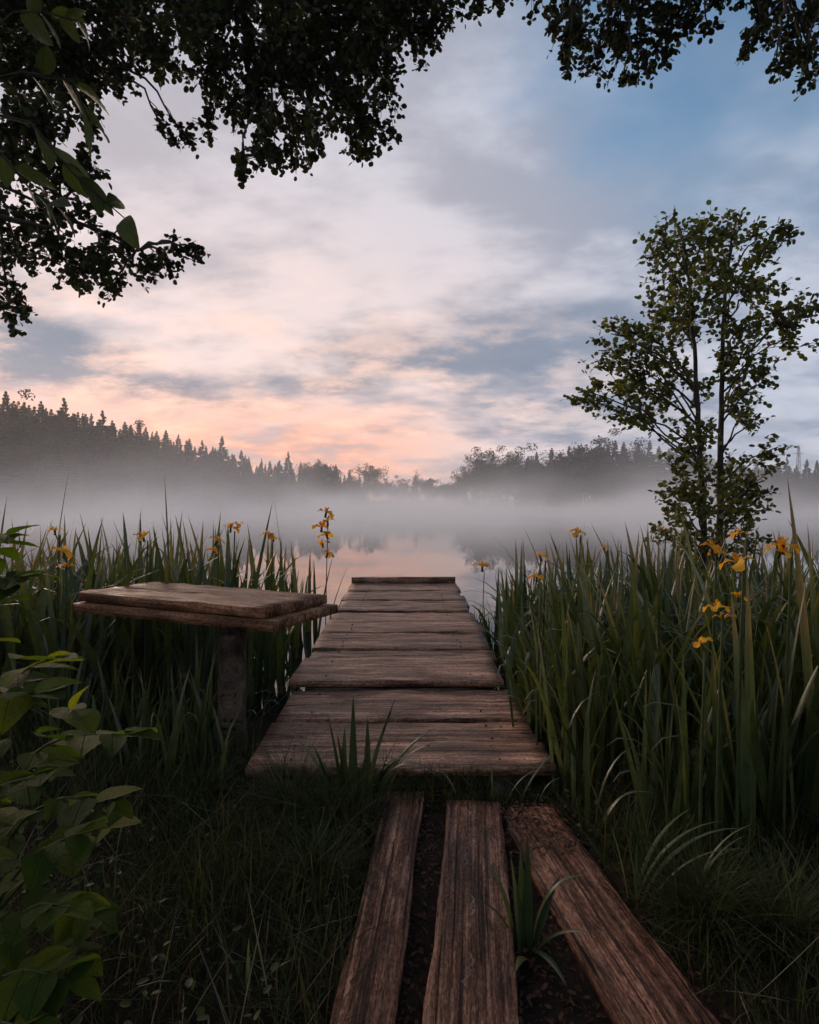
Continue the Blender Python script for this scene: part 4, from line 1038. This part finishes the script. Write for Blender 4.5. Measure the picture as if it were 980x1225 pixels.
for px in np.arange(-60, 420, 8.5):          # the slope below the skyline
    top = np.interp(px, [-60, 0, 80, 150, 250, 330, 420], [470, 480, 492, 512, 540, 558, 570]) + rng.uniform(4, 22)
    far_tree('s' if rng.random() < .8 else 'd', px + rng.uniform(-4, 4), top, rng.uniform(2, 22), ('dim tree on the high slope at the left edge of the photo' if px < 90 else 'dim tree halfway along the slope of the misty left hill' if px < 240 else 'dim tree where the misty left hill runs out to the far shore'), 'trees on the left slope', rng.uniform(.95, 1.3))
for px, py, k in [(372, 546, 'd'), (385, 552, 'd'), (442, 556, 'd'), (430, 566, 's'), (455, 572, 'd'), (465, 577, 'd'), (410, 570, 'd'), (396, 564, 's'), (476, 578, 'd'), (487, 574, 'd'), (497, 570, 's'), (508, 568, 'd'), (515, 571, 's'), (523, 577, 'd'), (535, 578, 'd'), (545, 574, 'd'), (420, 572, 'd'), (448, 574, 'd')]:
    far_tree(k, px, py, rng.uniform(3, 14), 'hazy broad tree low on the far shore beyond the dock' if k == 'd' else 'hazy spruce low on the far shore beyond the dock', 'trees on the far shore', rng.uniform(1.0, 1.4))
far_tree('b', 499, 550, 2, 'bare thin-twigged tree on the far shore straight beyond the dock')
for px, py, k in [(553, 565, 'd'), (565, 556, 'd'), (578, 542, 'd'), (592, 548, 'd'), (606, 536, 'd'), (618, 545, 'd'), (630, 548, 's'), (642, 540, 's'), (652, 545, 'd'), (660, 535, 's'), (671, 540, 's'), (681, 533, 's'), (691, 536, 'd'), (702, 527, 'd'), (717, 529, 's'), (727, 533, 's'), (736, 526, 's'), (746, 528, 's'), (756, 532, 'd'), (763, 529, 's'), (777, 526, 's'), (788, 533, 's'),
                  (800, 536, 's'), (812, 540, 'd'), (826, 542, 's'), (840, 538, 's'), (855, 545, 'd'), (872, 542, 's'), (888, 548, 's'), (905, 552, 's'), (918, 555, 'd'), (930, 550, 's'), (941, 546, 's'), (953, 556, 's'), (965, 549, 's'), (977, 550, 's'), (990, 546, 's'), (1005, 548, 's')]:
    far_tree(k, px, py, rng.uniform(4, 22), 'misty broad-crowned tree on the right shore' if k == 'd' else 'misty spruce on the right shore', 'trees on the right shore', rng.uniform(1.0, 1.35))
for px in np.arange(545, 1020, 12):
    top = np.interp(px, [545, 600, 700, 800, 1020], [578, 556, 548, 552, 560]) + rng.uniform(0, 12)
    far_tree('d' if rng.random() < .6 else 's', px, top, rng.uniform(1, 6), ('dim low tree at the shore between dock end and alder' if px < 760 else 'dim low tree at the shore behind the alder'), 'low trees on the right shore', rng.uniform(1.1, 1.5))

# lattice mast far beyond the right wood
a = math.atan2(955 - 490, F); r = 330.0; x, y = r * math.sin(a), r * math.cos(a); zb = gz_(x, y); H = CAMZ + (HOR - 533) / F * y - zb
mast = thing('lattice_mast', 'thin lattice mast rising above the wood near the right edge', 'mast', (x, y, zb))
for sx in (-1, 1):
    for sy in (-1, 1):
        g = Geo(); g.tube(np.array([[sx * 1.1, sy * 1.1, 0], [sx * .3, sy * .3, H]]), [.12, .10], 4); link('leg', g.mesh('leg', M_steel), mast)
for k in range(9):
    z0, z1 = H * k / 9, H * (k + 1) / 9; w0, w1 = 1.1 - .8 * k / 9, 1.1 - .8 * (k + 1) / 9
    g = Geo()
    for f in ((0, 1), (1, 0)):
        for s in (-1, 1):
            A = np.array([w0, s * w0, z0]) if f[0] == 0 else np.array([s * w0, w0, z0]); B = np.array([-w1, s * w1, z1]) if f[0] == 0 else np.array([s * w1, -w1, z1])
            g.tube(np.array([A, B]), [.05, .05], 4)
    link('brace', g.mesh('brace', M_steel), mast)
g = Geo(); g.tube(np.array([[-2.6, 0, H * .86], [2.6, 0, H * .86]]), [.1, .1], 4); link('crossarm', g.mesh('crossarm', M_steel), mast)

# ------------------------------------------------------------------ air: thin even haze and the mist lying on the lake
def box_mesh(name, x0, x1, y0, y1, z0, z1, material):
    V = [[x, y, z] for z in (z0, z1) for y in (y0, y1) for x in (x0, x1)]
    q = np.array([[0, 2, 3, 1], [4, 5, 7, 6], [0, 1, 5, 4], [2, 6, 7, 3], [0, 4, 6, 2], [1, 3, 7, 5]])
    return mesh_np(name, V, [q], material, False)
m, n, out = mat('thin_haze')
pv = n.new('ShaderNodeVolumePrincipled'); pv.inputs['Color'].default_value = (.93, .95, 1, 1); pv.inputs['Density'].default_value = .0004; pv.inputs['Anisotropy'].default_value = .6
n.link(pv.outputs[0], out.inputs['Volume'])
o = link('haze', box_mesh('haze', -930, 930, -930, 930, -2.5, 42, m)); o['kind'] = 'stuff'; o['label'] = 'thin even morning haze over the lake'; o['category'] = 'haze'

# the mist on the water: densest near the surface, drifting in patches
m, n, out = mat('lake_mist')
t = n.new('ShaderNodeTexCoord'); sp = n.new('ShaderNodeSeparateXYZ'); n.link(t.outputs['Object'], sp.inputs[0])
hgt = n.m('SUBTRACT', sp.outputs[2], ZW)
puff = n.noise(n.mapping(t.outputs['Object'], (1, 1, 2.0)), .055, 4, .62)
dens = n.m('MULTIPLY', n.m('EXPONENT', n.m('MULTIPLY', hgt, -1 / 1.8)), n.smooth(puff, .36, .62, .06, 1.15))
dens = n.m('ADD', dens, n.m('MULTIPLY', n.smooth(puff, .50, .66), n.smooth(hgt, 12.0, 2.0, 0, .10)))
dens = n.m('MULTIPLY', dens, n.smooth(sp.outputs[1], 10.0, 48.0))
pv = n.new('ShaderNodeVolumePrincipled'); pv.inputs['Color'].default_value = (.995, .998, 1, 1); pv.inputs['Anisotropy'].default_value = .25
n.link(n.m('MULTIPLY', dens, .060), pv.inputs['Density']); n.link(pv.outputs[0], out.inputs['Volume'])
o = link('mist', box_mesh('mist', -260, 260, 10.4, 345, ZW - .3, 16, m)); o['kind'] = 'stuff'; o['label'] = 'white mist lying on the lake'; o['category'] = 'mist'
